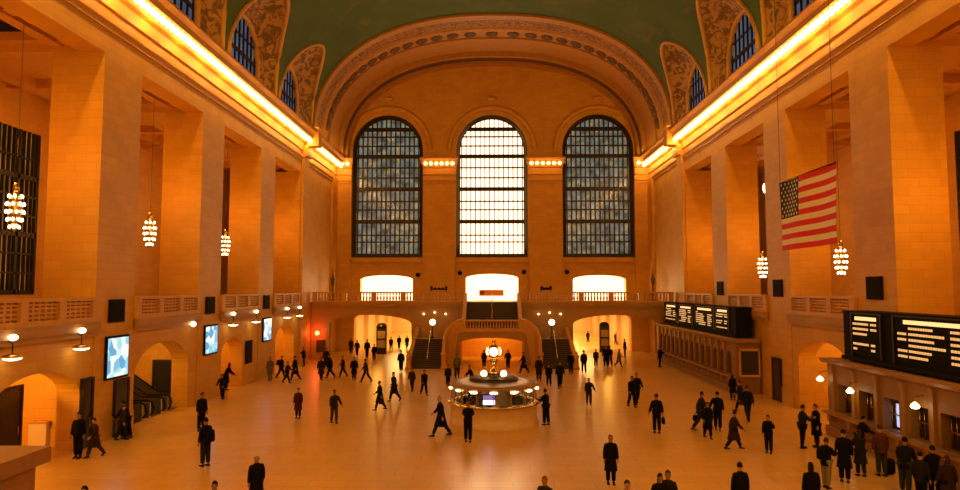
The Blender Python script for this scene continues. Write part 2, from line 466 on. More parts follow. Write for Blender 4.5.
# top part
q = (TIPZ - VZ) / VH; a0 = math.asin(q ** (1 / .87)); N = 40
for yc in BAYS:
    vs = []
    for i in range(N + 1):
        al = a0 + (math.pi - 2 * a0) * i / N
        for yy in (-5.3, 0, 5.3): vs.append(vpt(al, yc + yy))
    mb.add(vs, [(i * 3 + j, i * 3 + j + 1, (i + 1) * 3 + j + 1, (i + 1) * 3 + j) for i in range(N) for j in range(2)], 0, True)
struct('ceiling', mb, VAULT)
# lunettes
for s in (-1, 1):
    for bi, yc in enumerate(BAYS):
        mb = MB(); vs = []; M = 2 * LV
        def edge(k):
            kk = LV - abs(k - LV); sg = -1 if k < LV else 1
            w = EW * math.cos(math.pi / 2 * kk / LV) ** 1.1 if kk < LV else 0
            z = zs_[kk]; return Vector((s * vx(z), yc + sg * w, z))
        for k in range(M + 1):
            e = edge(k); ph = math.pi * k / M
            wn = Vector((s * 18.56, yc - 2.85 * math.cos(ph), 24.7 + 2.85 * math.sin(ph)))
            if k in (0, M): wn.z = ZC
            for j in range(6):
                t = j / 5; p = e.lerp(wn, t); p.z += .5 * math.sin(math.pi * t) * math.sin(ph); vs.append(p)
        mb.add(vs, [(k * 6 + j, k * 6 + j + 1, (k + 1) * 6 + j + 1, (k + 1) * 6 + j) for k in range(M) for j in range(5)], 0, True)
        # rim moulding along the groin and round the window
        rim = MB(); rim.tube([edge(k) for k in range(M + 1)], .17, 6)
        win = [(s * 18.5, yc - 2.8 * math.cos(math.pi * k / 16), 24.7 + 2.8 * math.sin(math.pi * k / 16)) for k in range(17)]
        rim.tube([(s * 18.5, yc - 2.8, ZC + .1)] + win + [(s * 18.5, yc + 2.8, ZC + .1)], .2, 6)
        lo = struct('ceiling_lunette', mb, ORN)
        rim.build('rib', TRIM, lo)

# great arch: barrel from Y=63.45 to the far wall
def band(nm, a, b, off0, off1, m, nseg=56):
    mb = MB(); vs = []
    for i in range(nseg + 1):
        al = math.pi * i / nseg
        x, _, z = vpt(al, 0); x1, _, z1 = x, 0, z
        d = Vector((x / VW, 0, (z - VZ) / VH)); 
        for (y, o) in ((a, off0), (b, off1)):
            vs.append((x - d.x * o, y, z - d.z * o))
    mb.add(vs, [(i * 2, i * 2 + 1, i * 2 + 3, i * 2 + 2) for i in range(nseg)], 0, True)
    return mb
arch = MB()
steps = [(63.3, -.3, 63.3, .25, 1), (63.3, .25, 64.2, .25, 1), (64.2, .25, 64.6, .12, 1), (64.6, .12, 66.4, .12, 0), (66.4, .12, 66.6, .3, 1), (66.6, .3, 67.2, .3, 1),
         (67.2, .3, 67.2, .12, 1), (67.2, .12, 69.2, .12, 2), (69.2, .12, 69.2, .3, 1), (69.2, .3, 69.8, .3, 1), (69.8, .3, 73.2, .25, 1), (73.2, .25, 73.2, .75, 1), (73.2, .75, 73.7, .75, 1), (73.7, .75, 73.7, .6, 1),
         (73.7, .6, 75.2, .6, 3), (75.2, .6, 75.2, .95, 1), (75.2, .95, 76.0, 1.0, 1)]
for a, o0, b, o1, mi in steps:
    q_ = band('x', a, b, o0, o1, None); arch.add(q_.v, q_.f, mi, True)
ART = mat('arch_stone', (.46, .23, .06), .55, noise=.2, nscale=2)
AR = struct('ceiling_great_arch', arch, [ORN2, ART, ART, TRIMD])
# rosettes in the coffer band
for i in range(33):
    al = math.pi * (i + .5) / 33
    if al < .09 or al > math.pi - .09: continue
    x, _, z = vpt(al, 0); d = Vector((x / VW, 0, (z - VZ) / VH)).normalized()
    p = Vector((x, 68.2, z)) - d * .14
    tn = Vector((-d.z, 0, d.x)); c = MB(); vs = []
    for (rr, hh) in ((.62, 0), (.55, .14), (.34, .06), (.22, .2), (.0, .24)):
        for k in range(10):
            t = 2 * math.pi * k / 10; vs.append(p + tn * rr * math.cos(t) * 1.1 + Vector((0, 1, 0)) * rr * math.sin(t) - d * hh)
    c.add(vs, [(r_ * 10 + k, r_ * 10 + (k + 1) % 10, (r_ + 1) * 10 + (k + 1) % 10, (r_ + 1) * 10 + k) for r_ in range(4) for k in range(10)], 0, True)
    c.build('rosette', TRIMD, AR)

# ------------------------------------------------------------------ far wall
mb = MB(); f = FY(YF)
WX = (-12.25, 0.0, 12.4); HWN = 4.15; ZSILL = 10.75; ZSPR = 23.45
arch_wall(mb, f, -19, 19, 0, 5.5, [(-12.5, 3.5, 0, 3.6, 1.0), (12.5, 3.5, 0, 3.6, 1.0)], 0, 1.4)
arch_wall(mb, f, -19, 19, 5.5, 9.9, [(x, 3.05, 5.5, 8.2 if x else 8.35, .5) for x in WX], 0, 1.4)
arch_wall(mb, f, -19, 19, 9.9, 35, [(x, HWN, ZSILL, ZSPR, HWN) for x in WX], 0, 1.4, 24)
W = struct('wall_far', mb, STONE)
# mouldings on the far wall
mb = MB()
for x in WX:
    mb.box(x - HWN - .1, x + HWN + .1, YF - .3, YF, ZSILL - .55, ZSILL - .2)
    mb.box(x - HWN - .1, x + HWN + .1, YF - .15, YF, ZSILL - .2, ZSILL)
    pr = [(.55, -.02), (.75, -.12), (1.0, -.16), (1.15, -.02)]
    mb.sweep(pr, lambda a, b, t, x=x: (x - (HWN + a) * math.cos(t), YF + b, ZSPR + (HWN + a) * math.sin(t)), [math.pi * k / 24 for k in range(25)], 0, True)
    # key ornament
    mb.ball((x, YF - .15, ZSPR + HWN + 1.9), .5, 8, 0, (1.3, .5, .5)); 
for (a, b) in ((-8.1, -4.15), (4.15, 8.25)):
    mb.box(a + .15, b - .15, YF - .3, YF, 5.6, 20.5)
for (a, b) in ((-18.2, -16.4), (16.55, 18.2)):
    mb.box(a, b, YF - .3, YF, 5.6, 20.5)
struct('trim_1', mb, STONE)
def cap(nm, a, b):
    mb = MB(); pr = [(p[0] * .75, p[1]) for p in prof]
    mb.sweep(pr, lambda o, z, t: ((a - o * .35 if t == 0 else b + o * .35), YF - .3 - o, z), [0, 1], 0)
    return struct(nm, mb, TRIM)
caps = [('trim_2', -8.0, -4.25), ('trim_3', 4.25, 8.15), ('trim_4', -18.3, -16.45), ('trim_5', 16.6, 18.3)]
names = ['between dusky and bright window, poster screen side', 'between bright and dusky window, departure board side', 'in the far corner, poster screen side', 'in the far corner, departure board side']
cap_b = MB().ball((0, 0, 0), .21, 8).mesh('light_bulb', BULB)
for (nm, a, b), ln in zip(caps, names):
    cap(nm, a, b); n = 6 if b - a > 3 else 3
    t = empty('cornice_light_row', (a, YF - 1.1, 21.6), 0, 'short bulb row on pilaster cap ' + ln, 'lights', 'short bulb rows on the far pilaster caps')
    for k in range(n):
        o = bpy.data.objects.new('light_bulb', cap_b); C.objects.link(o); o.parent = t
        o.location = ((b - a) * (k + .5) / n, 0, -.0)
# dado band and round wall speakers
mb = MB(); mb.box(-18.2, 18.2, YF - .12, YF, 9.5, 9.75); struct('trim_6', mb, TRIM)
for px, py in ((418, 275), (460, 273), (524, 272), (567, 272)):
    p = on_y(px, py, YF); mb = MB()
    vs = MB().lathe([(.26, 0), (.26, .16), (.18, .2)], n=14)
    o = vs.build('wall_speaker', BLACK, None, (p.x, YF - .01, p.z)); o.rotation_euler = (R(90), 0, 0)
    tag(o, 'small round black speaker on the far wall, %s' % {418: 'beside the dusky window\'s lit opening, poster side', 460: 'just poster side of the middle lit opening', 524: 'just board side of the middle lit opening', 567: 'beside the board side lit opening'}[px], 'speaker', 'round wall speakers')
# tall windows
WINLAB = []
for wi, x in enumerate(WX):
    WINN[0] += 1
    g = MB(); vs = [(x - HWN, YF + .9, ZSILL), (x + HWN, YF + .9, ZSILL)] + [(x + HWN * math.cos(math.pi * k / 24), YF + .9, ZSPR + HWN * math.sin(math.pi * k / 24)) for k in range(25)]
    n = len(vs); g.add(vs + [(a, b + .06, c) for a, b, c in vs], [tuple(range(n)), tuple(range(2 * n - 1, n - 1, -1))] + [(k, (k + 1) % n, n + (k + 1) % n, n + k) for k in range(n)])
    wo = struct('window_%d' % WINN[0], g, G_BRIGHT if wi == 1 else G_DIM)
    op = (x, HWN, 0, ZSPR, HWN)
    fr = MB()
    nb = 15; bw = .055 if wi == 1 else .075
    for k in range(1, nb):
        u = x - HWN + 2 * HWN * k / nb; fr.box(u - bw, u + bw, YF + .55, YF + .75, ZSILL, arch_z(op, u) - .1)
    z = ZSILL + .0; k = 0
    heavy = [11.0, 15.0, 18.85, 22.75, 26.0]; light = [12.6, 13.4, 16.4, 17.4, 20.2, 21.4, 24.0, 25.1]
    for z in heavy + light:
        h = .22 if z in heavy else .07
        hw = HWN if z <= ZSPR else math.sqrt(max(.1, HWN ** 2 - (z - ZSPR) ** 2))
        fr.box(x - hw, x + hw, YF + .5, YF + .78, z - h, z + h)
    fr.build('window_mullions', BRONZE, wo)
    su = MB()
    pr = [(0, .1), (0, .7), (.42, .7), (.42, .45), (.1, .1)]
    path = [('l', ZSILL)] + [('a', math.pi * k / 24) for k in range(25)] + [('r', ZSILL)]
    def pf(a, b, t):
        if t[0] == 'l': return (x - HWN + a, YF + b, ZSILL)
        if t[0] == 'r': return (x + HWN - a, YF + b, ZSILL)
        return (x - (HWN - a) * math.cos(t[1]), YF + b, ZSPR + (HWN - a) * math.sin(t[1]))
    su.sweep(pr, pf, path, 0)
    su.box(x - HWN, x + HWN, YF + .1, YF + .7, ZSILL, ZSILL + .45)
    su.build('window_frame', BRONZE, wo)
    st = MB()   # studs in the frame border
    for k in range(30):
        zz = ZSILL + .5 + k * .4
        for sg in (-1, 1): st.ball((x + sg * (HWN - .22), YF + .4, zz), .085, 6)
    for k in range(1, 30):
        t = math.pi * k / 30; st.ball((x - (HWN - .22) * math.cos(t), YF + .4, ZSPR + (HWN - .22) * math.sin(t)), .085, 6)
    st.build('stud_border', GOLD, wo)
    # balcony level opening, glazed and daylit
    WINN[0] += 1
    g = MB(); g.box(x - 3.05, x + 3.05, YF + 1.0, YF + 1.06, 5.5, 8.9)
    wo = struct('window_%d' % WINN[0], g, G_LIT)

# small lit signs inside the middle opening
mb = MB(); mb.box(-1.5, 1.35, YF + .5, YF + .6, 6.3, 7.0); t = tag(mb.build('sign', mat('sign_orange', (.75, .35, .12), .5)), 'long orange-brown sign at the top of the central stairs', 'sign')
c = MB(); c.lathe([(.26, 0), (.26, .05)], n=14); o = c.build('disc', mat('sign_disc', (.2, .1, .05), .5), t); o.location = (-1.15, YF + .49, 6.65); o.rotation_euler = (R(90), 0, 0)

# passages beyond the far wall
PASS = mat('passage_wall', (.70, .52, .30), .5, noise=.1, nscale=1)
for s, nm in ((-1, 'left'), (1, 'right')):
    a, b = sorted((s * 8.7, s * 16.3)); mb = MB()
    mb.box(a - .3, a, YF + 1.4, 108, 0, 4.8); mb.box(b, b + .3, YF + 1.4, 108, 0, 4.8); mb.box(a, b, 108, 108.3, 0, 4.8)
    mb.box(a, b, YF + 1.4, 108, 4.8, 5.1)
    for yy in (84, 92, 100):
        mb.box(a, a + .5, yy, yy + 1, 0, 4.8); mb.box(b - .5, b, yy, yy + 1, 0, 4.8); mb.box(a, b, yy, yy + 1, 4.4, 4.8)
    struct('wall_passage_' + nm, mb, PASS)

# ------------------------------------------------------------------ east balcony, stairs, arch
YB = 66.0
mb = MB()
mb.box(-18.25, -2.5, YB, YF, 5.1, ZB + .2); mb.box(2.5, 18.25, YB, YF, 5.1, ZB + .2); mb.box(-2.5, 2.5, YB, YF, 5.1, ZB + .2)
mb.box(-18.25, -2.5, YB - .2, YB, 5.35, 5.8); mb.box(2.5, 18.25, YB - .2, YB, 5.35, 5.8)
struct('floor_balcony_far', mb, STONE2)
mb = MB()
arch_wall(mb, FY(YB + .05), -18.25, 18.25, 0, 5.1, [(-12.35, 4.25, 0, 3.55, .95), (0, 3.05, 0, 2.0, .55), (12.35, 4.25, 0, 3.55, .95)], 0, .9, 20)
struct('wall_balcony_front', mb, STONE2)
def east_rail(a, b, label, nb):
    t = empty('balustrade', ((a + b) / 2, YB, ZB + .2), 0, label, 'balustrade', 'baluster railings of the far balcony')
    L = (b - a) / 2
    c = MB(); c.box(-L, L, -.18, .18, .88, 1.02); c.build('coping', TRIM, t)
    c = MB(); c.box(-L, L, -.16, .16, 0, .14); c.build('plinth', TRIM, t)
    n = max(2, int(2 * L / 2.6)); dies = []
    for k in range(n + 1):
        x = -L + .25 + (2 * L - .5) * k / n; dies.append(x)
        c = MB(); c.box(x - .25, x + .25, -.15, .15, .14, .88); c.build('die', TRIM, t)
    me = MB().lathe([(.05, 0), (.09, .12), (.11, .25), (.05, .5), (.08, .6), (.07, .74)], n=6).mesh('baluster', TRIM)
    for k in range(n):
        m = 8 if (b - a) > 10 else 6
        for j in range(m):
            x = dies[k] + .25 + (dies[k + 1] - dies[k] - .5) * (j + .5) / m
            o = bpy.data.objects.new('baluster', me); C.objects.link(o); o.parent = t; o.location = (x, 0, .14)
east_rail(-18.1, -2.75, 'stone baluster railing of the far balcony, from the stairs towards the red lamp', 50)
east_rail(2.75, 18.1, 'stone baluster railing of the far balcony, from the stairs towards the departure boards', 50)

# central landing block with a low arch
YC = 61.5
mb = MB()
arch_wall(mb, FY(YC), -4.35, 4.35, 0, 3.4, [(0, 3.05, 0, 2.0, .55)], 0, YB - YC, 18)
struct('wall_landing', mb, STONE2)
mb = MB(); mb.box(-4.4, 4.4, YC - .12, YC, 3.1, 3.42); struct('trim_7', mb, TRIM)
t = empty('balustrade', (0, YC + .15, 3.4), 0, 'low balustrade above the central arch at the foot of the upper stairs', 'balustrade')
c = MB(); c.box(-2.75, 2.75, -.17, .17, .68, .82); c.build('coping', TRIM, t)
for x in (-2.6, 2.6):
    c = MB(); c.box(x - .15, x + .15, -.16, .16, 0, .68); c.build('die', TRIM, t)
me = MB().lathe([(.05, 0), (.09, .1), (.1, .22), (.05, .42), (.07, .56), (.06, .68)], n=6).mesh('baluster', TRIM)
for k in range(18):
    o = bpy.data.objects.new('baluster', me); C.objects.link(o); o.parent = t; o.location = (-2.3 + 4.6 * k / 17, 0, 0)
# central flight
def flight(name, x0, x1, ya, yb, za, zb, n, label):
    t = empty(name, ((x0 + x1) / 2, ya, za), 0, label, 'staircase')
    L = (x1 - x0) / 2; c = MB(); dy = (yb - ya) / n; dz = (zb - za) / n
    for k in range(n):
        c.box(-L, L, k * dy, yb - ya, k * dz, (k + 1) * dz)
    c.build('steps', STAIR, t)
    c = MB(); rr = [(0, .3, .95), (0, yb - ya - .3, zb - za + .8)]
    c.tube(rr, .045, 8)
    for k in range(4):
        f_ = (k + .5) / 4; y = .3 + (yb - ya - .6) * f_; z = (zb - za) * f_; c.tube([(0, y, z), (0, y, z + .9)], .03, 6)
    c.build('handrail', GOLD, t)
    return t
flight('staircase', -2.45, 2.45, 62.6, YB, 3.4, 5.8, 15, 'central upper stair flight with a middle brass handrail')
# cheek walls of the central flight
mb = MB()
for s in (-1, 1):
    x0, x1 = sorted((s * 2.5, s * 2.85))
    mb.hexa([(x0, 62.3, 3.4), (x1, 62.3, 3.4), (x1, YB, 3.4), (x0, YB, 3.4), (x0, 62.3, 4.3), (x1, 62.3, 4.3), (x1, YB, 6.7), (x0, YB, 6.7)])
struct('trim_8', mb, TRIM)
# side flights with landings and curved parapets
for s in (-1, 1):
    side = 'poster screen' if s < 0 else 'departure board'
    x0, x1 = sorted((s * 4.45, s * 7.25))
    flight('staircase', x0, x1, 58.9, 62.9, 0, 2.35, 15, 'dark lower stair flight beside the booth arch, %s side, with middle handrail' % side)
    mb = MB(); xa, xb = sorted((s * 4.35, s * 7.65)); mb.box(xa, xb, 62.9, YB, 0, 2.35); struct('floor_landing_' + ('left' if s < 0 else 'right'), mb, STONE2)
    # outer parapet straight, with newel
    t = empty('stair_parapet', (s * 7.45, 58.7, 0), 0, 'sloping stone parapet on the outer edge of the lower flight, %s side' % side, 'parapet', 'stone parapets of the far stairs')
    c = MB(); c.hexa([(-.18, .2, 0), (.18, .2, 0), (.18, 7.2, 0), (-.18, 7.2, 0), (-.18, .2, .95), (.18, .2, .95), (.18, 7.2, 3.3), (-.18, 7.2, 3.3)]); c.build('parapet_wall', TRIM, t)
    c = MB(); c.lathe([(.3, 0), (.3, .2), (.22, .3), (.22, 1.0), (.3, 1.1), (.3, 1.2), (.12, 1.3), (.16, 1.45), (.02, 1.6)], n=12); c.build('newel', TRIM, t)
    # inner curved parapet from the central landing outward and down
    t = empty('stair_parapet', (s * 4.3, 58.7, 0), 0, 'curved stone parapet sweeping down from the central landing, %s side' % side, 'parapet', 'stone parapets of the far stairs')
    pts = [(2.75, 61.65, 4.15), (3.2, 61.5, 4.05), (3.7, 61.25, 3.75), (4.1, 60.9, 3.35), (4.3, 60.3, 2.85), (4.33, 59.6, 2.3), (4.3, 58.9, 1.5)]
    c = MB()
    for (a, b) in zip(pts, pts[1:]):
        d = Vector((b[0] - a[0], b[1] - a[1])).normalized(); nx, ny = -d.y * .17, d.x * .17
        P = lambda q, z, sg: (s * q[0] + sg * nx * s - s * 4.3, q[1] + sg * ny - 58.7, z)
        c.hexa([P(a, 0 if a[1] < 61.4 else 3.0, -1), P(b, 0 if b[1] < 61.4 else 3.0, -1), P(b, 0 if b[1] < 61.4 else 3.0, 1), P(a, 0 if a[1] < 61.4 else 3.0, 1),
                P(a, a[2], -1), P(b, b[2], -1), P(b, b[2], 1), P(a, a[2], 1)])
    c.build('parapet_wall', TRIM, t)
    c = MB(); c.tube([(s * (p[0] - 4.3), p[1] - 58.7, p[2] + .05) for p in pts], .16, 8); c.build('coping', TRIM, t)
    c = MB(); c.lathe([(.3, 0), (.3, .2), (.22, .3), (.22, 1.2), (.3, 1.3), (.3, 1.4), (.12, 1.5), (.17, 1.7), (.02, 1.85)], n=12); c.build('newel', TRIM, t)
    # globe lamp standing on the landing parapet
    t = empty('globe_lamp', (s * 5.75, 63.6, 2.35), 0, 'white globe lamp on a slim post over the lower flight, %s side' % side, 'lamp', 'globe lamps over the stairs')
    c = MB(); c.lathe([(.2, 0), (.2, .1), (.06, .2), (.04, .9), (.05, 1.25), (.14, 1.3)], n=10); c.build('post', BRONZE, t)
    c = MB().ball((0, 0, 1.55), .3, 14); c.build('globe', BULBW, t)
    # little wall lights above
    for k, dx in enumerate((-1.1, 0, 1.1)):
        o = MB().ball((0, 0, 0), .09, 8).build('wall_light', BULBW, None, (s * 5.75 + dx, YB - .1, 4.75 if k == 1 else 4.6))
        tag(o, 'tiny glowing bulb on the balcony front above the globe lamp, %s side, %s' % (side, ['outward', 'middle', 'inward'][k if s < 0 else 2 - k]), 'light', 'tiny lights on the balcony front')

# standing torch lamps and dark light bars on the balcony rail
for px, lb in ((323, 'poster screen'), (661, 'departure board')):
    p = on_y(px, 290, 71.0); x = math.copysign(17.3, p.x)
    t = empty('torch_lamp', (x, 71.0, 5.8), 0, 'tall thin torch lamp in the far balcony corner, %s side' % lb, 'lamp', 'tall torch lamps')
    c = MB(); c.lathe([(.32, 0), (.3, .2), (.14, .4), (.1, 1.6), (.2, 1.9), (.24, 2.4), (.12, 2.6), (.06, 3.0)], n=10); c.build('stem', TRIMD, t)
    c = MB(); c.lathe([(.05, 3.0), (.2, 3.2), (.14, 3.6), (.03, 4.2)], n=10); c.build('flame_shade', TRIM, t)
for px, lb, w in ((439, 'poster screen', 1.7), (546, 'departure board', 1.15)):
    x = on_y(px, 290, YB).x
    t = empty('spotlight_bar', (x, YB + .02, 6.83), 0, 'low black spotlight bar standing on the far balcony rail, %s side' % lb, 'spotlight', 'spotlight bars on the balcony rail')
    c = MB(); c.box(-w / 2, w / 2, -.06, .06, .18, .32); c.tube([(-w / 2 + .1, 0, 0), (-w / 2 + .1, 0, .25)], .04); c.tube([(w / 2 - .1, 0, 0), (w / 2 - .1, 0, .25)], .04); c.build('bar', BLACK, t)
    n = 5
    for k in range(n):
        xx = -w / 2 + .12 + (w - .24) * k / (n - 1); c = MB(); c.tube([(xx, -.05, .36 + (.12 if k in (0, n - 1) else 0)), (xx, -.28, .3 + (.14 if k in (0, n - 1) else 0))], [.09, .14], 10); c.build('lamp_head', BLACK, t)
# red lamp and notice board under the balcony corner
t = empty('red_lamp', (-17.5, 65.95, 2.7), 0, 'glowing red lamp on the wall at the far balcony corner', 'lamp')
c = MB(); c.box(-.12, .12, -.1, .02, -.2, .2); c.build('bracket', BRONZE, t); MB().ball((0, -.24, 0), .22, 12).build('globe', REDL, t)
mb = MB(); mb.box(-.45, .45, -.08, 0, -.6, .6); tag(mb.build('notice_board', DARKWOOD, None, (-17.2, 66.04, 1.4)), 'dark notice board on the wall below the red lamp', 'notice board')

# ------------------------------------------------------------------ doors
def door(x, y, w, h, m, axis='X', z=0):
    DOORN[0] += 1; mb = MB()
    mb.box(-.06, .06, -w / 2, w / 2, 0, h)
    o = struct('door_%d' % DOORN[0], mb, m); o.location = (x, y, z)
    c = MB(); c.box(-.1, .1, -w / 2 - .12, -w / 2, 0, h + .12); c.box(-.1, .1, w / 2, w / 2 + .12, 0, h + .12); c.box(-.1, .1, -w / 2, w / 2, h, h + .12); c.build('door_frame', BRONZE, o)
    c = MB(); c.box(-.11, .11, w / 2 - .16, w / 2 - .1, .9, 1.3); c.build('door_handle', GOLD, o)
    if axis == 'Y': o.rotation_euler.z = R(90)
    return o
GLD = mat('dark_glass_door', (.03, .03, .028), .15)
door(-20.2, 24.9, 1.7, 2.9, GLD); door(-20.2, 27.2, 1.6, 2.9, GLD)
door(-18.22, 29.5, .55, 3.0, GLD)
door(-18.2, 32.2, 1.0, 2.6, GLD)
door(-20.2, 40.75, 1.5, 2.6, GLD, 'Y')
door(18.2, 42.6, 1.0, 2.6, DARKWOOD)
PD = mat('pale_door', (.75, .6, .42), .5)
for y in (72.4, 73.9, 75.2): door(18.2, y, 1.0, 3.4, PD)
mb = MB(); mb.box(-.08, .02, -.6, .6, -.85, .85); tag(mb.build('wall_panel', BLACK, None, (-18.26, 49.2, 2.4), R(180)), 'tall dark wall panel beside the doorway of the middle far bay', 'panel')
# exit sign, lit red
mb = MB(); mb.box(-.04, .04, -.3, .3, -.1, .1); t = tag(mb.build('exit_sign', BLACK, None, (-19.9, 24.6, 3.1)), 'small red lit sign over the dark glass doors', 'sign')
c = MB(); 
# letters E X I T in simple strokes on the face towards the hall
def stroke(a, b, w=.016):
    (y0, z0), (y1, z1) = a, b; d = Vector((0, y1 - y0, z1 - z0)).normalized(); nrm = Vector((0, -d.z, d.y)) * w
    A = Vector((.045, y0, z0)); B = Vector((.045, y1, z1)); e = Vector((.01, 0, 0))
    c.hexa([A - nrm, B - nrm, B + nrm, A + nrm, A - nrm + e, B - nrm + e, B + nrm + e, A + nrm + e])
for ofs, st in ((-.22, [((0, -.06), (0, .06)), ((0, .06), (.08, .06)), ((0, 0), (.07, 0)), ((0, -.06), (.08, -.06))]),
                (-.1, [((0, -.06), (.08, .06)), ((0, .06), (.08, -.06))]), (.04, [((0, -.06), (0, .06))]), (.1, [((0, .06), (.1, .06)), ((.05, -.06), (.05, .06))])):
    for a, b in st: stroke((a[0] + ofs, a[1]), (b[0] + ofs, b[1]))
c.build('lettering', mat('red_letters', (1, .1, .05), .4, emit=(1, .08, .04), es=5), t)

# ------------------------------------------------------------------ wall lamps under the side balcony
def wall_lamp(x, y, z, label, s=1):
    t = empty('wall_lamp', (x, y, z), 0, label, 'wall lamp', 'bracket lamps under the balcony')
    c = MB(); c.tube([(0, 0, .1), (.25 * s, 0, .2), (.5 * s, 0, .1)], .03, 6); c.box(-.03, .03, -.12, .12, -.1, .3)
    c.tube([(.5 * s, 0, -.35), (.5 * s, 0, .2)], .025, 6); c.build('bracket', BRONZE, t)
    c = MB(); c.ball((.5 * s, 0, .3), .14, 10, 0, (1.2, 1.2, .9)); c.build('upper_bulb', BULBW, t)
    c = MB(); c.lathe([(.06, -.3), (.34, -.36), (.36, -.42), (.34, -.44)], (.5 * s, 0, 0), 14); c.build('shade', GOLD, t)
    c = MB(); c.lathe([(.32, -.43), (.30, -.50), (.15, -.55), (.0, -.56)], (.5 * s, 0, 0), 14, cap=False); c.build('lower_bowl', BULBW, t)
    return t
for y, lb in ((24.2, 'nearest the camera on the poster screen side'), (28.3, 'just before the nearest poster screen'), (45.0, 'first of the pair after the middle screen'), (49.4, 'second of the pair after the middle screen'),
              (56.9, 'first of the pair after the far screen'), (60.6, 'second of the pair after the far screen')):
    wall_lamp(-18.3, y, 5.0 if y < 30 else 5.1, 'bracket lamp with upper bulb and bowl, ' + lb)
t = empty('wall_lamp', (-18.3, 39.2, 4.95), 0, 'single small globe lamp above the escalator arch', 'wall lamp')
c = MB(); c.tube([(0, 0, 0), (.3, 0, .05)], .03, 6); c.build('bracket', BRONZE, t); MB().ball((.38, 0, .05), .17, 10).build('globe', BULBW, t)

# ------------------------------------------------------------------ poster screens and speaker panels on piers
def screen_mat():
    m, n, l, b = nt('screen_picture')
    g = n.new('ShaderNodeNewGeometry'); v = n.new('ShaderNodeTexVoronoi'); v.inputs['Scale'].default_value = 2.2
    l.new(g.outputs['Position'], v.inputs['Vector'])
    r = n.new('ShaderNodeValToRGB'); e = r.color_ramp.elements
    e[0].color = (.10, .38, .62, 1); e[1].color = (.95, .95, .85, 1); e[0].position = .3; e[1].position = .75
    x = r.color_ramp.elements.new(.5); x.color = (.35, .75, .85, 1)
    sp = n.new('ShaderNodeSeparateColor'); l.new(v.outputs['Color'], sp.inputs[0]); l.new(sp.outputs[0], r.inputs[0])
    l.new(r.outputs[0], b.inputs['Emission Color']); b.inputs['Emission Strength'].default_value = 1.2
    b.inputs['Base Color'].default_value = (.05, .05, .05, 1); b.inputs['Roughness'].default_value = .2
    return m
SCR = screen_mat()
for pc, lb, z0, z1 in ((31.65, 'nearest pier', 2.9, 4.75), (42.25, 'middle pier', 3.0, 4.7), (52.85, 'far pier', 3.0, 4.7)):
    t = empty('poster_screen', (-18.24, pc + .05, z0), 0, 'upright lit blue-white poster screen on the %s' % lb, 'screen', 'lit poster screens on the piers')
    c = MB(); c.box(0, .12, -.95, .95, -.1, z1 - z0 + .1); c.build('housing', BLACK, t)
    c = MB(); c.box(.12, .14, -.86, .86, 0, z1 - z0); c.build('display', SCR, t)
for s in (-1, 1):
    for pc, nmn in ((31.65, 'nearest'), (42.25, 'middle'), (52.85, 'far')):
        x = s * 18.3; c = MB(); h = .5
        z = (6.05 if s < 0 else 7.15)
        t = empty('speaker_panel', (x, pc + (.0), z), 0, 'square black loudspeaker panel on the %s pier, %s side' % (nmn, 'poster screen' if s < 0 else 'departure board'), 'loudspeaker', 'black loudspeaker panels on the piers')
        c.box(min(0, -s * .12), max(0, -s * .12), -.62, .62, -.55, .55); c.build('cabinet', BLACK, t)
        c = MB()
        for k in range(9):
            zz = -.45 + k * .11; c.box(min(-s * .12, -s * .135), max(-s * .12, -s * .135), -.55, .55, zz, zz + .05)
        c.build('grille', mat('grille_dark', (.012, .01, .008), .8, spec=.1), t)

# ------------------------------------------------------------------ chandeliers
def chandelier(loc, label, first=[None]):
    if first[0] is not None:
        o = copy_tree(first[0], loc, 0); o['label'] = label; return o
    t = empty('chandelier', loc, 0, label, 'chandelier', 'globe chandeliers hanging in the side bays')
    c = MB(); c.tube([(0, 0, 1.1), (0, 0, 7.85 if loc[0] < 0 else 9.5)], .014, 6); c.build('chain', BRONZE, t)
    c = MB(); c.ball((0, 0, 0), .34, 14, 0, (1, 1, 2.2)); c.lathe([(.1, .7), (.2, .85), (.1, 1.1)], n=10); c.lathe([(.0, -.95), (.09, -.85), (.1, -.7)], n=8)
    c.build('body', GOLD, t)
    me = MB().ball((0, 0, 0), .085, 7).mesh('light_bulb', CRYSTAL)
    for k, (r, z) in enumerate(((.26, -.72), (.38, -.42), (.45, -.1), (.45, .22), (.36, .54))):
        rg = MB(); rg.tube([(r * math.cos(2 * math.pi * j / 16), r * math.sin(2 * math.pi * j / 16), z - .06) for j in range(17)], .025, 5); rg.build('ring', GOLD, t)
        n = 6 + 2 * (k in (1, 2, 3))
        for j in range(n):
            a = 2 * math.pi * (j + .5 * (k % 2)) / n
            o = bpy.data.objects.new('light_bulb', me); C.objects.link(o); o.parent = t; o.location = (r * math.cos(a), r * math.sin(a), z)
    t.scale = (.68, .68, 1)
    first[0] = t; return t
CH = []
for i, yc in enumerate(BAYS):
    if i < 2: continue
    CH.append(((-19.55, yc, 10.35), 'gold chandelier of glowing bulbs, poster screen side, ' + {2: 'cut by the picture edge', 3: 'above the escalator balcony', 4: 'between middle and far piers', 5: 'hidden behind the far pier'}[i]))
    if i in (3, 4): CH.append(((19.5, yc, 8.7), 'gold chandelier of glowing bulbs, %s' % {3: 'hanging just below the flag', 4: 'between the far and middle piers behind the boards'}[i]))
for loc, lb in CH:
    if 'hidden' in lb: continue
    chandelier(loc, lb)
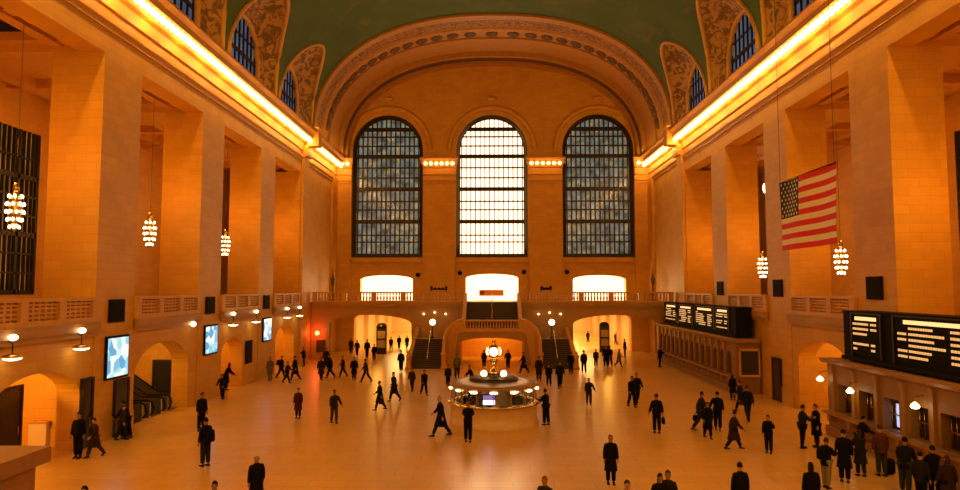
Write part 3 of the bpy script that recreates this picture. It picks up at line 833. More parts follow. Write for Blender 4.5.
# lantern seen high in the right aisle, lit shop window
t = empty('hanging_lantern', (25.6, 61.0, 16.5), 0, 'small bright lantern hanging high in the aisle left of the flag', 'lantern')
c = MB(); c.tube([(0, 0, .5), (0, 0, 2.7)], .04, 6); c.lathe([(.25, .4), (.3, .5), (.05, .7)], n=8); c.build('cap', BRONZE, t); MB().ball((0, 0, 0), .38, 10, 0, (1, 1, 1.5)).build('glass', BULBW, t)

# ------------------------------------------------------------------ flag
def flag():
    L, H = 5.6, 3.55; nx = 78; ny = 26
    mb = MB(); stars = []
    X = 15.0; yn, yf = 28.6, 34.2
    def P(u, v, off=0):
        w = .09 * math.sin(u * 9 + v * 2) * (1 - v * .3); sag = .05 * math.sin(math.pi * u)
        return (w + off, yf - (yf - yn) * u - 31.4, -H * v - sag * (1 - v))
    vs = [P(i / nx, j / ny) for j in range(ny + 1) for i in range(nx + 1)]
    o = len(vs); vs += [P(i / nx, j / ny, .02) for j in range(ny + 1) for i in range(nx + 1)]
    for j in range(ny):
        for i in range(nx):
            st = j // 2; mi = 0 if st % 2 == 0 else 1
            if i < nx * .395 and st < 7: mi = 2
            a = j * (nx + 1) + i
            mb.add([], [], 0)
            mb.f.append([a, a + 1, a + nx + 2, a + nx + 1]); mb.m.append(mi); mb.sm.append(True)
            mb.f.append([o + a, o + a + nx + 1, o + a + nx + 2, o + a + 1]); mb.m.append(mi); mb.sm.append(True)
    mb.v = vs
    # stars
    cu = .395; cv = 7 / 13
    for r in range(9):
        n = 6 if r % 2 == 0 else 5
        for k in range(n):
            u = cu * ((k + .5) / 6 if n == 6 else (k + 1) / 6); v = cv * (r + .7) / 9.4
            for sgn in (-1, 1):
                off = -.012 if sgn < 0 else .032
                c = Vector(P(u, v, off)); b = len(mb.v); mb.v.append(tuple(c))
                for q in range(10):
                    rr = .105 if q % 2 == 0 else .042; a = math.pi / 2 + q * math.pi / 5
                    mb.v.append((c.x, c.y + rr * math.cos(a), c.z + rr * math.sin(a)))
                for q in range(10): mb.f.append([b, b + 1 + q, b + 1 + (q + 1) % 10]); mb.m.append(1); mb.sm.append(False)
    red = mat('flag_red', (.72, .02, .03), .8); white = mat('flag_white', (.92, .88, .8), .8); blue = mat('flag_blue', (.015, .02, .07), .8)
    me = mb.mesh('flag', [red, white, blue])
    ob = bpy.data.objects.new('flag', me); C.objects.link(ob); ob.location = (X, 31.4, 12.62)
    tag(ob, 'large striped flag with stars hanging high in front of the pier', 'flag')
    c = MB(); c.tube([(.01, 2.85, .0), (.01, -2.85, .0)], .035, 6); c.build('top_rod', BRONZE, ob)
    c = MB(); c.tube([(.01, 2.7, 0), (.01, 2.7, 15)], .012, 5); c.tube([(.01, -2.7, 0), (.01, -2.7, 15)], .012, 5); c.build('cable', BRONZE, ob)
flag()

# ------------------------------------------------------------------ ticket offices with boards
AMBER = mat('board_text', (1, .8, .5), .5, emit=(1.0, .62, .24), es=.6)
CREAM = mat('board_header', (1, .9, .6), .5, emit=(1.0, .66, .28), es=1.1)
WINB = mat('counter_glass', (.05, .04, .03), .15)
LITP = mat('lit_counter_screen', (.6, .7, .9), .3, emit=(.45, .62, 1.0), es=1.0)
OFF = stone('office_stone', (.27, .135, .03), (.24, .118, .025), (.17, .08, .016), 2.0, 1.2)
OFT = mat('office_trim', (.33, .17, .045), .45, noise=.15)
def office(y0, y1, label, nwin, near, gl):
    X0 = 16.55; X1 = 18.15; ZT = 3.7
    t = empty('ticket_office', (X0, (y0 + y1) / 2, 0), 0, label, 'ticket office', 'stone ticket offices')
    L = (y1 - y0) / 2; D = X1 - X0
    c = MB(); pitch = (2 * L - 1.2) / nwin
    ops = [(-L + .6 + pitch * (k + .5), pitch * .31, 1.25, 2.35 if not near else 2.55, pitch * .31 if not near else 0) for k in range(nwin)]
    fn = lambda u, z, d: (d, u, z)
    arch_wall(c, fn, -L, L, 0, ZT - .25, ops, 0, .35, 8)
    c.box(.35, D, -L, L, 0, ZT - .25) if False else None
    c.box(.7, D, -L + .35, L - .35, 0, ZT - .3); c.box(.35, D, -L, -L + .35, 0, ZT - .25); c.box(.35, D, L - .35, L, 0, ZT - .25)
    c.build('body', OFF, t)
    c = MB(); pr = [(-.02, ZT - .25), (-.2, ZT - .2), (-.3, ZT - .06), (-.3, ZT), (D, ZT), (D, ZT - .25)]
    c.sweep(pr, lambda a, b, q: (a, q, b), [-L - .2, L + .2]); c.build('roof_cornice', OFT, t)
    c = MB(); c.box(-.16, .0, -L - .05, L + .05, 0, .45); c.build('plinth', OFF, t)
    c = MB(); c.box(-.42, .05, -L + .2, L - .2, 1.1, 1.22)
    for k in range(nwin + 1):
        y = -L + .6 + pitch * k; c.box(-.35, .0, y - .1, y + .1, .75, 1.1)
    c.build('counter_ledge', OFT, t)
    for k, op in enumerate(ops):
        c = MB(); c.box(.5, .56, op[0] - op[1], op[0] + op[1], 1.25, 2.35 + pitch * .31)
        w = c.build('counter_window', WINB, t)
        g = MB()
        for j in range(4):
            yy = op[0] - op[1] + 2 * op[1] * (j + .5) / 4; g.tube([(.3, yy, 1.25), (.3, yy, 2.5)], .015, 5)
        g.box(.28, .32, op[0] - op[1], op[0] + op[1], 1.85, 1.9); g.build('bars', GOLD, w)
        # pilaster strip between windows
        q = MB(); y = op[0] + pitch / 2; q.box(-.1, .02, y - .09, y + .09, 1.22, 3.3); q.box(-.14, .02, y - .13, y + .13, 3.15, 3.35); q.build('pilaster', OFT, t)
        if near and k in (gl):
            q = MB(); q.box(.4, .46, op[0] - op[1] * .6, op[0] + op[1] * .6, 1.35, 2.3)
            for j in range(5): q.box(.38, .4, op[0] - op[1] * .5, op[0] + op[1] * .5, 1.42 + j * .17, 1.5 + j * .17)
            q.build('lit_screen', LITP, t)
    # end panel facing the viewer
    c = MB(); c.box(.3, D - .1, -L - .06, -L, 1.3, 2.9); c.build('end_window', WINB, t)
    c = MB()
    for (a, b) in ((.2, .3), (D - .1, D)): c.box(a, b, -L - .1, -L, 1.2, 3.0)
    c.box(.2, D, -L - .1, -L, 2.9, 3.05); c.box(.2, D, -L - .12, -L, 1.15, 1.3); c.build('end_frame', TRIM, t)
    return t
T1 = office(12.0, 33.0, 'stone ticket office in the foreground with lamps and queues', 11, True, (8, 5))
T2 = office(45.2, 66.0, 'stone ticket office further away with a row of arched windows', 14, False, ())
def board(y0, y1, z0, z1, panels, label, rows, seed):
    rnd = random.Random(seed); X0 = 16.9; X1 = 18.0
    t = empty('departure_board', (X0, (y0 + y1) / 2, z0), 0, label, 'departure board', 'black departure boards')
    L = (y1 - y0) / 2; H = z1 - z0
    c = MB(); c.box(0, X1 - X0, -L, L, .0, H); c.box(-.04, X1 - X0 + .02, -L - .05, L + .05, H, H + .08); c.box(-.12, X1 - X0, -L - .05, L + .05, 0, .18); c.build('cabinet', BLACK, t)
    for (a, b, dens) in panels:
        a2, b2 = a - (y0 + y1) / 2, b - (y0 + y1) / 2       # a<b in depth
        p = MB(); p.box(-.05, 0, a2, b2, .28, H - .06); pn = p.build('panel', mat('board_black', (.005, .004, .004), .7, spec=.1), t)
        # bevelled frame
        q = MB(); 
        q.box(-.09, 0, a2, b2, H - .05, H)
        for yy in (a2, b2): q.box(-.09, .0, yy - .05, yy + .05, .22, H)
        q.build('panel_frame', BRONZE, t)
        w = b2 - a2
        hd = MB(); hw = w * .36; cx = (a2 + b2) / 2
        y = cx - hw
        while y < cx + hw:
            lw = rnd.uniform(.09, .16); hd.box(-.08, -.05, y, min(y + lw, cx + hw), H - .33, H - .17); y += lw + .045
        hd.build('header', CREAM, pn)
        tx = MB(); hh = .048 if seed == 3 else .038
        for r in range(rows):
            z = H - .50 - r * (H - .85) / rows
            if rnd.random() > dens: continue
            # columns: time, destination, track  (viewer reads from far to near)
            for (f0, f1) in ((.06, .16), (.2, .2 + rnd.uniform(.22, .42)), (.68, .68 + rnd.uniform(.1, .24))):
                if rnd.random() > .93: continue
                y = b2 - f0 * w
                while y > b2 - f1 * w:
                    lw = rnd.uniform(.07, .12); tx.box(-.08, -.05, y - lw, y, z - hh, z + hh); y -= lw + .06
        tx.build('lettering', AMBER, pn)
    return t
board(12.5, 32.0, 3.78, 6.0, [(28.9, 31.2, .85), (22.9, 28.0, 1.0), (17.8, 22.4, 1.0), (13, 17.4, 1.0)], 'long black departure board on the foreground ticket office', 6, 3)
board(46.0, 64.8, 3.78, 5.75, [(60.3, 64.3, .9), (55.6, 59.7, .9), (50.3, 54.9, .95), (47.2, 49.9, .8)], 'black departure board on the further ticket office', 7, 5)
# small dark unit beside the far board
LAMPS = []
# lamps on the near office
for px, py, lb in ((820, 379, 'corner'), (850, 391, 'second window'), (915, 406, 'fourth window')):
    X = 16.2; d = ray(px, py); p = CAM + d * (X / d.x)
    t = empty('counter_lamp', (p.x, p.y, p.z), 0, 'glowing bell lamp over the foreground ticket counter, at the %s' % lb, 'lamp', 'lamps over the foreground ticket counter')
    if px != 820: LAMPS.append((p.x - .3, p.y, p.z - .25))
    c = MB(); c.tube([(0, 0, .12), (0, 0, .35), (.36, 0, .4)], .025, 6); c.build('bracket', GOLD, t)
    c = MB(); c.lathe([(.05, .14), (.13, .06), (.17, -.02), (.12, -.09), (.0, -.12)], n=12, cap=False); c.build('shade', BULBW, t)

# ------------------------------------------------------------------ escalators
def escalator(y, label):
    t = empty('escalator', (-18.9, y, 0), 0, label, 'escalator', 'escalators climbing through the arch')
    c = MB(); n = 16
    for k in range(n): c.box(-1.2 - .3 * (k + 1), -1.2 - .3 * k, -.5, .5, 0 if k < 1 else .2 * (k - 1), .2 * (k + 1))
    c.box(-1.2, 0, -.5, .5, 0, .03); c.build('steps', mat('escalator_steps', (.08, .075, .07), .4, .5), t)
    for s in (-1, 1):
        yy = s * .62; c = MB()
        c.hexa([(0, yy - .06, 0), (-1.2, yy - .06, 0), (-1.2, yy + .06, 0), (0, yy + .06, 0), (0, yy - .06, .85), (-1.2, yy - .06, .85), (-1.2, yy + .06, .85), (0, yy + .06, .85)])
        c.hexa([(-1.2, yy - .06, 0), (-6.0, yy - .06, 3.0), (-6.0, yy + .06, 3.0), (-1.2, yy + .06, 0), (-1.2, yy - .06, .85), (-6.0, yy - .06, 4.1), (-6.0, yy + .06, 4.1), (-1.2, yy + .06, .85)])
        c.build('side_panel', STEEL, t)
        c = MB(); c.tube([(-.1, yy, .12), (.12, yy, .22), (.2, yy, .5), (.12, yy, .82), (-.1, yy, .94), (-1.25, yy, .94), (-6.0, yy, 4.15)], .05, 8); c.build('handrail', BLACK, t)
    return t
escalator(35.0, 'escalator with black handrails, nearest of the three in the arch')
escalator(37.0, 'escalator with black handrails, middle one of the three in the arch')
escalator(39.0, 'escalator with black handrails, furthest of the three in the arch')

# ------------------------------------------------------------------ information booth and clock
BX, BY = on_z(493.8, 425.5, 0).x, 35.6
RB = 2.34
booth = empty('information_booth', (BX, BY, 0), 0, 'round marble and brass information booth in the middle of the floor', 'booth')
c = MB(); c.lathe([(RB + .05, 0), (RB + .05, .16), (RB - .02, .2), (RB - .02, 1.02), (RB + .06, 1.08), (RB - .25, 1.08), (RB - .25, 0)], n=48, cap=False); c.build('counter_wall', mat('booth_marble', (.62, .42, .26), .3, noise=.2, nscale=3), booth)
c = MB(); c.lathe([(RB + .02, 1.08), (RB + .14, 1.10), (RB + .14, 1.16), (RB - .3, 1.17), (RB - .3, 1.08)], n=48, cap=False); c.build('counter_top', GOLD, booth)
c = MB(); c.lathe([(RB - .3, .001), (0, .002)], n=24, cap=False)
c = MB(); RG = RB - .08
for k in range(16):
    a = 2 * math.pi * k / 16; x, y = RG * math.cos(a), RG * math.sin(a)
    q = MB(); q.obox((x, y, 1.58), .05, .05, .84, a); q.build('glazing_post', GOLD, booth)
m, n_, l_, b_ = nt('clear_glass'); b_.inputs['Transmission Weight'].default_value = 1; b_.inputs['Roughness'].default_value = .02; b_.inputs['IOR'].default_value = 1.05
GLS = m
for k in range(16):
    a = 2 * math.pi * (k + .5) / 16; x, y = RG * math.cos(a) * .98, RG * math.sin(a) * .98
    q = MB(); q.obox((x, y, 1.55), .012, .86, .7, a); q.build('glass_pane', GLS, booth)
c = MB(); c.lathe([(RB - .1, 1.95), (RB + .02, 1.98), (RB + .06, 2.06), (RB - .1, 2.14), (1.25, 2.26), (1.22, 2.2), (RB - .35, 2.0)], n=48, cap=False); c.build('canopy', mat('canopy_brass', (.30, .17, .06), .45, .3), booth)
c = MB(); c.lathe([(1.3, 2.22), (1.3, 2.36), (1.15, 2.42), (.7, 2.46), (.4, 2.55), (0, 2.56)], n=32, cap=False); c.build('upper_roof', BRONZE, booth)
lm = MB().lathe([(.0, -.06), (.13, -.05), (.17, 0), (.15, .04), (0, .05)], n=12, cap=False).mesh('canopy_lamp', BULBW)
for k in range(14):
    a = 2 * math.pi * (k + .5) / 14 - math.pi / 2 + math.pi / 14
    o = bpy.data.objects.new('canopy_lamp', lm); C.objects.link(o); o.parent = booth
    o.location = ((RB + .0) * math.cos(a), (RB + .0) * math.sin(a), 1.88); o.rotation_euler.z = a; o.scale = (.55, 1.25, 1)
c = MB(); c.lathe([(1.1, 0), (1.1, .9), (1.0, 1.0), (.95, 1.9), (1.05, 2.2)], n=24, cap=False); c.build('core', mat('booth_core', (.16, .09, .04), .5), booth)
# leaflet racks
rc = [mat('leaflet_a', (.75, .7, .2), .6), mat('leaflet_b', (.2, .45, .25), .6), mat('leaflet_c', (.3, .35, .6), .6), mat('leaflet_d', (.85, .8, .7), .6)]
rnd = random.Random(11)
for k in range(9):
    a = -math.pi * (.06 + .88 * k / 8)
    if abs(k - 3.6) < .7: continue
    q = MB()
    for j in range(4):
        for i in range(2): q.obox(((RB - .4) * math.cos(a) + .12 * (i - .5) * math.sin(a), (RB - .4) * math.sin(a) - .12 * (i - .5) * math.cos(a), 1.22 + j * .14 + .06), .03, .11, .12, a, rnd.randrange(4))
    o = q.build('leaflet_rack', rc, None, (BX, BY, 0)); tag(o, 'small rack of coloured leaflets behind the booth glass', 'leaflet rack', 'leaflet racks in the information booth')
# screen on the booth
scx = on_y(489, 394, BY - RB).x - BX
t = empty('information_screen', (BX + scx, BY - RB + .14, 1.18), 0, 'bright white and violet screen on the booth counter', 'screen')
c = MB(); c.box(-.33, .33, -.03, .03, .08, .62); c.box(-.05, .05, -.02, .02, 0, .1); c.box(-.15, .15, -.08, .08, 0, .02); c.build('housing', BLACK, t)
c = MB(); c.box(-.3, .3, -.045, -.03, .12, .34); c.build('display', mat('screen_white', (.9, .9, 1), .3, emit=(.95, .85, 1), es=2.6), t)
c = MB(); c.box(-.3, .3, -.045, -.03, .35, .58); c.build('display_header', mat('screen_violet', (.2, .15, .4), .3, emit=(.35, .25, .75), es=.5), t)
# uplights on the roof
for sx, lb in ((-.52, 'poster screen'), (.52, 'departure board')):
    t = empty('roof_lamp', (BX + sx, BY - .75, 2.44), 0, 'glowing frosted lamp on the booth roof, %s side of the clock' % lb, 'lamp', 'frosted lamps on the booth roof')
    c = MB(); c.lathe([(.16, 0), (.16, .06), (.1, .1)], n=12); c.build('lamp_base', GOLD, t)
    c = MB(); c.lathe([(.1, .1), (.17, .16), (.16, .28), (.08, .38), (0, .4)], n=14, cap=False); c.build('shade', BULBW, t)
# four-faced clock
t = empty('clock', (BX, BY, 2.55), 0, 'round brass clock with glowing opal faces on top of the booth', 'clock')
c = MB(); c.lathe([(.34, 0), (.34, .12), (.24, .2), (.16, .35), (.13, .55), (.2, .7), (.26, .76), (.14, .82)], n=16); c.build('pedestal', GOLD, t)
c = MB(); c.ball((0, 0, 1.2), .36, 20); c.build('body', GOLD, t)
for k in range(4):
    a = k * math.pi / 2 - math.pi / 2
    q = MB(); q.lathe([(0, .42), (.12, .40), (.2, .365), (.235, .33), (.24, .25)], n=20, cap=False)
    f_ = q.build('clock_face', mat('opal_face', (1, .95, .8), .3, emit=(1, .82, .45), es=3), t); f_.location = (0, 0, 1.2); f_.rotation_euler = (0, R(90), a)
    h = MB(); h.box(-.012, .012, -.01, .01, 0, .17); h.obox((.05, 0, .03), .12, .02, .02); hd = h.build('clock_hand', BLACK, f_); hd.location = (0, 0, .435); hd.rotation_euler = (0, R(-90), 0)
    rg = MB(); rg.tube([(.25 * math.cos(2 * math.pi * j / 20), .25 * math.sin(2 * math.pi * j / 20), .31) for j in range(21)], .03, 6); rg.build('bezel', GOLD, f_)
c = MB(); c.lathe([(.1, 1.5), (.14, 1.58), (.06, 1.64), (.1, 1.72), (.07, 1.84), (0, 1.92)], n=12, cap=False); c.build('finial', GOLD, t)

# ------------------------------------------------------------------ near parapet and odds
t = MB(); t.box(-14, -6.95, 9.3, 10.05, 0, 4.45); 
NP = mat('parapet_stone', (.26, .12, .05), .5, noise=.2)
o = t.build('wall_near_parapet', NP); tag(o, kind='structure')
c = MB(); c.box(-14, -6.82, 9.15, 10.2, 4.45, 4.68); c.build('coping', NP, o)
t = empty('information_kiosk', on_z(41, 446), 0, 'pale low kiosk standing by the dark glass doors', 'kiosk')
c = MB(); c.obox((0, 0, .55), .8, .6, 1.1); c.build('cabinet', mat('kiosk_pale', (.7, .6, .45), .5), t); c = MB(); c.obox((0, 0, 1.13), .95, .7, .07); c.build('kiosk_top', TRIM, t)
# lit directory stands in the passages
for (px, py, lb) in ((381.5, 354, 'under the poster side of the balcony'), (604.5, 352, 'under the board side of the balcony')):
    p = on_z(px, py)
    t = empty('directory_stand', (p.x, p.y, 0), 0, 'dark upright directory stand in the passage ' + lb, 'stand', 'directory stands in the passages')
    c = MB(); c.box(-.55, .55, -.2, .2, .0, 3.0); c.lathe([(.55, 0), (.5, .2), (.3, .35), (.0, .4)], (0, 0, 3.0), 12, cap=False); c.build('frame', BRONZE, t)
    c = MB(); c.box(-.42, .42, -.23, -.2, .7, 1.5); c.box(-.42, .42, -.23, -.2, 1.7, 2.5); c.build('notice_panel', mat('notice_tan', (.35, .25, .13), .5), t)

#PEOPLE-START
# ------------------------------------------------------------------ people
def skin_mesh(pts, edges, rad, name, sub=1):
    me = bpy.data.meshes.new('t'); me.from_pydata([tuple(p) for p in pts], edges, [])
    o = bpy.data.objects.new('t', me); C.objects.link(o)
    sk = o.modifiers.new('s', 'SKIN'); sk.use_smooth_shade = True; sk.branch_smoothing = .3
    if not me.skin_vertices: me.skin_vertices  # layer is made with the modifier
    bpy.context.view_layer.objects.active = o
    if len(me.skin_vertices) == 0:
        bm = bmesh.new(); bm.from_mesh(me); bm.verts.layers.skin.verify(); bm.to_mesh(me); bm.free()
    for i, r in enumerate(rad):
        rr = r if isinstance(r, tuple) else (r, r)
        me.skin_vertices[0].data[i].radius = rr
        me.skin_vertices[0].data[i].use_root = (i == 0)
    ss = o.modifiers.new('u', 'SUBSURF'); ss.levels = sub; ss.render_levels = sub
    dg = bpy.context.evaluated_depsgraph_get(); dg.update()
    ev = o.evaluated_get(dg); m2 = bpy.data.meshes.new_from_object(ev)
    bpy.data.objects.remove(o); bpy.data.meshes.remove(me)
    v = [tuple(x.co) for x in m2.vertices]; f = [tuple(p.vertices) for p in m2.polygons]
    bpy.data.meshes.remove(m2)
    return v, f
PH_ = mat('cloth_base', (.02, .02, .02), .8)
# pose: lean, (thighL, kneeL), (thighR, kneeR), (armL fwd, out, elbow), (armR ...), head turn
POSES = {
    'walk_a': (4, (20, 4), (-15, 20), (-22, 8, 12), (24, 8, 22), 0),
    'walk_b': (4, (-16, 24), (18, 3), (26, 8, 24), (-20, 8, 10), 8),
    'walk_c': (3, (13, 5), (-12, 14), (-12, 7, 10), (12, 7, 14), -8),
    'stride': (6, (26, 4), (-21, 16), (-22, 8, 14), (24, 8, 24), 0),
    'stand': (0, (2, 2), (-2, 2), (2, 7, 8), (3, 7, 8), 0),
    'stand_wide': (0, (3, 3), (-3, 2), (4, 14, 20), (2, 12, 10), 15),
    'hold': (3, (3, 3), (-4, 4), (28, 6, 80), (30, 6, 78), 0),
    'phone': (1, (4, 4), (-3, 2), (35, 16, 125), (4, 6, 12), -12),
    'lean': (20, (8, 8), (-8, 6), (24, 5, 24), (28, 5, 30), 0),
    'hips': (-2, (5, 4), (-4, 3), (-12, 32, 62), (-10, 30, 60), 0),
    'point': (3, (10, 6), (-8, 8), (-6, 26, 20), (10, 8, 14), 10),
}
def skeleton(pose):
    lean, tl, tr, al, ar, ht = POSES[pose]
    ln = R(lean); J = {}
    J['pelvis'] = Vector((0, 0, .95)); up = Vector((0, math.sin(ln), math.cos(ln)))
    J['waist'] = J['pelvis'] + up * .17; J['chest'] = J['pelvis'] + up * .38; J['neck'] = J['pelvis'] + up * .53
    J['head0'] = J['neck'] + Vector((0, .015, .07)); J['head1'] = J['head0'] + Vector((0, .015, .09)); J['head2'] = J['head1'] + Vector((0, .0, .08))
    for s, (th, kn), nm in ((-1, tl, 'L'), (1, tr, 'R')):
        h = Vector((s * .095, 0, .90)); a = R(th); k = h + Vector((s * .01, math.sin(a), -math.cos(a))) * .43
        b = a - R(kn); an = k + Vector((0, math.sin(b), -math.cos(b))) * .42
        J['hip' + nm] = h; J['knee' + nm] = k; J['ank' + nm] = an
    for s, (fw, ou, el), nm in ((-1, al, 'L'), (1, ar, 'R')):
        sh = J['neck'] + Vector((s * .185, 0, -.07)); f_ = R(fw); o = R(ou)
        d = Vector((s * math.sin(o), math.sin(f_) * math.cos(o), -math.cos(f_) * math.cos(o))); e = sh + d * .29
        f2 = R(fw + el); inward = -.35 if el > 40 else 0.0
        d2 = Vector((s * (math.sin(o) + inward), math.sin(f2), -math.cos(f2))).normalized(); w = e + d2 * .25
        J['sh' + nm] = sh; J['el' + nm] = e; J['wr' + nm] = w; J['hd' + nm] = w + d2 * .09; J['hdir' + nm] = d2
    low = min(J['ankL'].z, J['ankR'].z); dz = .085 - low
    for k in J:
        if not k.startswith('hdir'): J[k] = J[k] + Vector((0, 0, dz))
    J['ht'] = ht
    return J
def mk(v, f, mi, mb=None, smooth=True):
    mb = mb or MB(); mb.add(v, f, mi, smooth); return mb
PCACHE = {}
EYE = mat('eye_dark', (.03, .02, .015), .4)
def person_meshes(pose, long_, hairk):
    key = (pose, long_, hairk)
    if key in PCACHE: return PCACHE[key]
    J = skeleton(pose)
    ks = ['pelvis', 'waist', 'chest', 'neck', 'head0', 'head1', 'head2', 'hipL', 'kneeL', 'ankL', 'hipR', 'kneeR', 'ankR', 'shL', 'elL', 'wrL', 'hdL', 'shR', 'elR', 'wrR', 'hdR']
    rd = [.10, .09, .10, .055, .066, .105, .075, .085, .058, .04, .085, .058, .04, .05, .038, .027, .036, .05, .038, .027, .036]
    ed = [(0, 1), (1, 2), (2, 3), (3, 4), (4, 5), (5, 6), (0, 7), (7, 8), (8, 9), (0, 10), (10, 11), (11, 12), (2, 13), (13, 14), (14, 15), (15, 16), (2, 17), (17, 18), (18, 19), (19, 20)]
    v, f = skin_mesh([J[k] for k in ks], ed, rd, 'body')
    body = mk(v, f, 0)
    hc = (J['head1'] + J['head2']) / 2; q = Matrix.Rotation(R(J['ht']), 3, 'Z')
    # nose, ears, eyes, mouth
    fy = .088
    P = lambda x, y, z: hc + q @ Vector((x, y, z))
    body.ball(P(0, fy + .008, -.045), .016, 6, 0, (1, 1, 1.5))
    for s in (-1, 1):
        body.ball(P(s * .085, .0, -.04), .024, 6, 0, (.5, 1, 1.3)); body.ball(P(s * .032, fy - .006, -.02), .012, 6, 1)
    body.ball(P(0, fy - .006, -.082), .02, 6, 2, (1.3, .5, .4))
    # fingers: palm end fans into four, thumb from the side
    for nm, s in (('L', -1), ('R', 1)):
        h = J['hd' + nm]; d = J['hdir' + nm]; side = Vector((0, 1, 0)) if abs(d.y) < .8 else Vector((0, 0, 1))
        side = (side - d * side.dot(d)).normalized(); inn = Vector((-s, 0, 0)); inn = (inn - d * inn.dot(d)).normalized()
        for k, L in enumerate((.062, .074, .07, .052)):
            b = h + side * (.027 - .018 * k) + d * .005
            body.tube([b - d * .02, b + d * L * .5 + inn * .006, b + d * L * .85 + inn * .028], [.010, .009, .007], 5)
        b = h - d * .045 + side * .03
        body.tube([b, b + side * .028 + d * .025 + inn * .006, b + side * .03 + d * .058 + inn * .014], [.012, .010, .008], 5)
    # coat
    ks = ['pelvis', 'waist', 'chest', 'neck', 'shL', 'elL', 'wrL', 'shR', 'elR', 'wrR']
    pts = [J[k] for k in ks]; pts[3] = J['neck'] - Vector((0, 0, .005))
    # keep cuffs behind the hands
    rd = [(.15, .14), (.14, .13), (.15, .14), .08, .092, .078, .06, .092, .078, .06]
    v, f = skin_mesh(pts, [(0, 1), (1, 2), (2, 3), (2, 4), (4, 5), (5, 6), (2, 7), (7, 8), (8, 9)], rd, 'coat')
    coat = mk(v, f, 0); pz = J['pelvis'].z
    upv = (J['chest'] - J['pelvis']).normalized(); vs = []; n = 16
    prof_ = [(-.12, .185, .15), (-.05, .195, .16), (.06, .185, .155), (.17, .18, .15), (.3, .205, .16), (.40, .215, .15), (.47, .18, .12), (.52, .10, .085), (.545, .075, .07)]
    for (h_, rx, ry) in prof_:
        for k in range(n):
            a = 2 * math.pi * k / n; vs.append(J['pelvis'] + upv * h_ + Vector((rx * math.cos(a), ry * math.sin(a), 0)))
    coat.add(vs, [(i * n + k, i * n + (k + 1) % n, (i + 1) * n + (k + 1) % n, (i + 1) * n + k) for i in range(8) for k in range(n)], 0, True)
    if long_:
        zs = (pz + .05, pz - .12, pz - .3, pz - .46, pz - .48)
        mid = (J['kneeL'].y + J['kneeR'].y) / 2; sp = abs(J['kneeL'].y - J['kneeR'].y) * .5
        vs = []; n = 16
        for i, z in enumerate(zs):
            t = i / 3 if i < 4 else 1
            for k in range(n):
                a = 2 * math.pi * k / n; vs.append((( .19 + .06 * t) * math.cos(a), mid * t * .7 + (.16 + .04 * t + sp * .6 * t) * math.sin(a), z))
        coat.add(vs, [(i * n + k, i * n + (k + 1) % n, (i + 1) * n + (k + 1) % n, (i + 1) * n + k) for i in range(4) for k in range(n)], 0, True)
    else:
        coat.lathe([(.19, .0), (.192, -.08), (.185, -.16), (.12, -.16)], (0, 0, pz), 14, cap=False)
    # collar
    nk = J['neck']; coat.tube([nk - Vector((0, 0, .03)), nk + Vector((0, .0, .035))], [.085, .068], 10)
    # trousers
    ks = ['pelvis', 'hipL', 'kneeL', 'ankL', 'hipR', 'kneeR', 'ankR']
    v, f = skin_mesh([J[k] for k in ks], [(0, 1), (1, 2), (2, 3), (0, 4), (4, 5), (5, 6)], [.15, .125, .098, .08, .125, .098, .08], 'trousers')
    trs = mk(v, f, 0)
    sh = MB()
    shoes = []
    for nm in 'LR':
        a = J['ank' + nm]; kn = J['knee' + nm]; d = (a - kn).normalized(); fwd = Vector((0, -d.z, d.y)); fwd = fwd if fwd.y > 0 else -fwd
        if a.z < .14: fwd = Vector((0, 1, 0))
        m = MB(); vs = []
        c = a + Vector((0, 0, -.04))
        upv = Vector((1, 0, 0)).cross(fwd)
        for i, (t, w, h) in enumerate(((-.075, .025, .05), (-.05, .042, .09), (.02, .045, .08), (.09, .05, .05), (.16, .045, .035), (.2, .02, .02))):
            for sx, sz in ((-1, 0), (1, 0), (.75, 1), (-.75, 1)):
                vs.append(c + fwd * t + Vector((sx * w, 0, 0)) + upv * (sz * h - .045))
        m.add(vs, [(i * 4 + k, i * 4 + (k + 1) % 4, (i + 1) * 4 + (k + 1) % 4, (i + 1) * 4 + k) for i in range(5) for k in range(4)] + [(0, 1, 2, 3), (20, 21, 22, 23)], 0, True)
        shoes.append(m.mesh('shoe', PH_))
    hair = None
    if hairk != 'bald':
        hm = MB(); vs = []; n = 12; rings = 6
        lo = -.035 if hairk == 'short' else -.17
        for i in range(rings + 1):
            t = i / rings
            for k in range(n):
                a = 2 * math.pi * k / n; front = max(0, math.sin(a))
                ph = R(108 - 50 * front) * t; zz = .118 * math.cos(ph); rr = .094 * max(.12, math.sin(ph))
                if hairk == 'long': zz -= .17 * max(0, t - .6) / .4 * (1 - front)
                vs.append(P(rr * .95 * math.cos(a), rr * 1.0 * math.sin(a) - .012, zz - .008))
        hm.add(vs, [(i * n + k, i * n + (k + 1) % n, (i + 1) * n + (k + 1) % n, (i + 1) * n + k) for i in range(rings) for k in range(n)] + [tuple(range(n))], 0, True)
        hair = hm.mesh('hair', PH_)
    tall = J['head2'].z + .045
    skinm = mat('skin', (.42, .24, .15), .6)
    PCACHE[key] = (body.mesh('person', [PH_, EYE, mat('lips', (.35, .14, .1), .5)]), coat.mesh('coat', PH_), trs.mesh('trousers', PH_), shoes, hair, tall, J)
    return PCACHE[key]
COL = {'black': (.012, .011, .011), 'navy': (.014, .017, .028), 'brown': (.05, .028, .015), 'red': (.11, .018, .012), 'grey': (.07, .06, .05), 'green': (.025, .032, .02),
       'tan': (.30, .20, .11), 'jeans': (.045, .06, .10), 'pale': (.34, .27, .18), 'charcoal': (.028, .026, .025), 'rust': (.16, .05, .015), 'palegrey': (.22, .19, .15)}
def cm(c): return mat('cloth_' + c, tuple(v * .6 for v in COL[c]), .95, spec=.08)
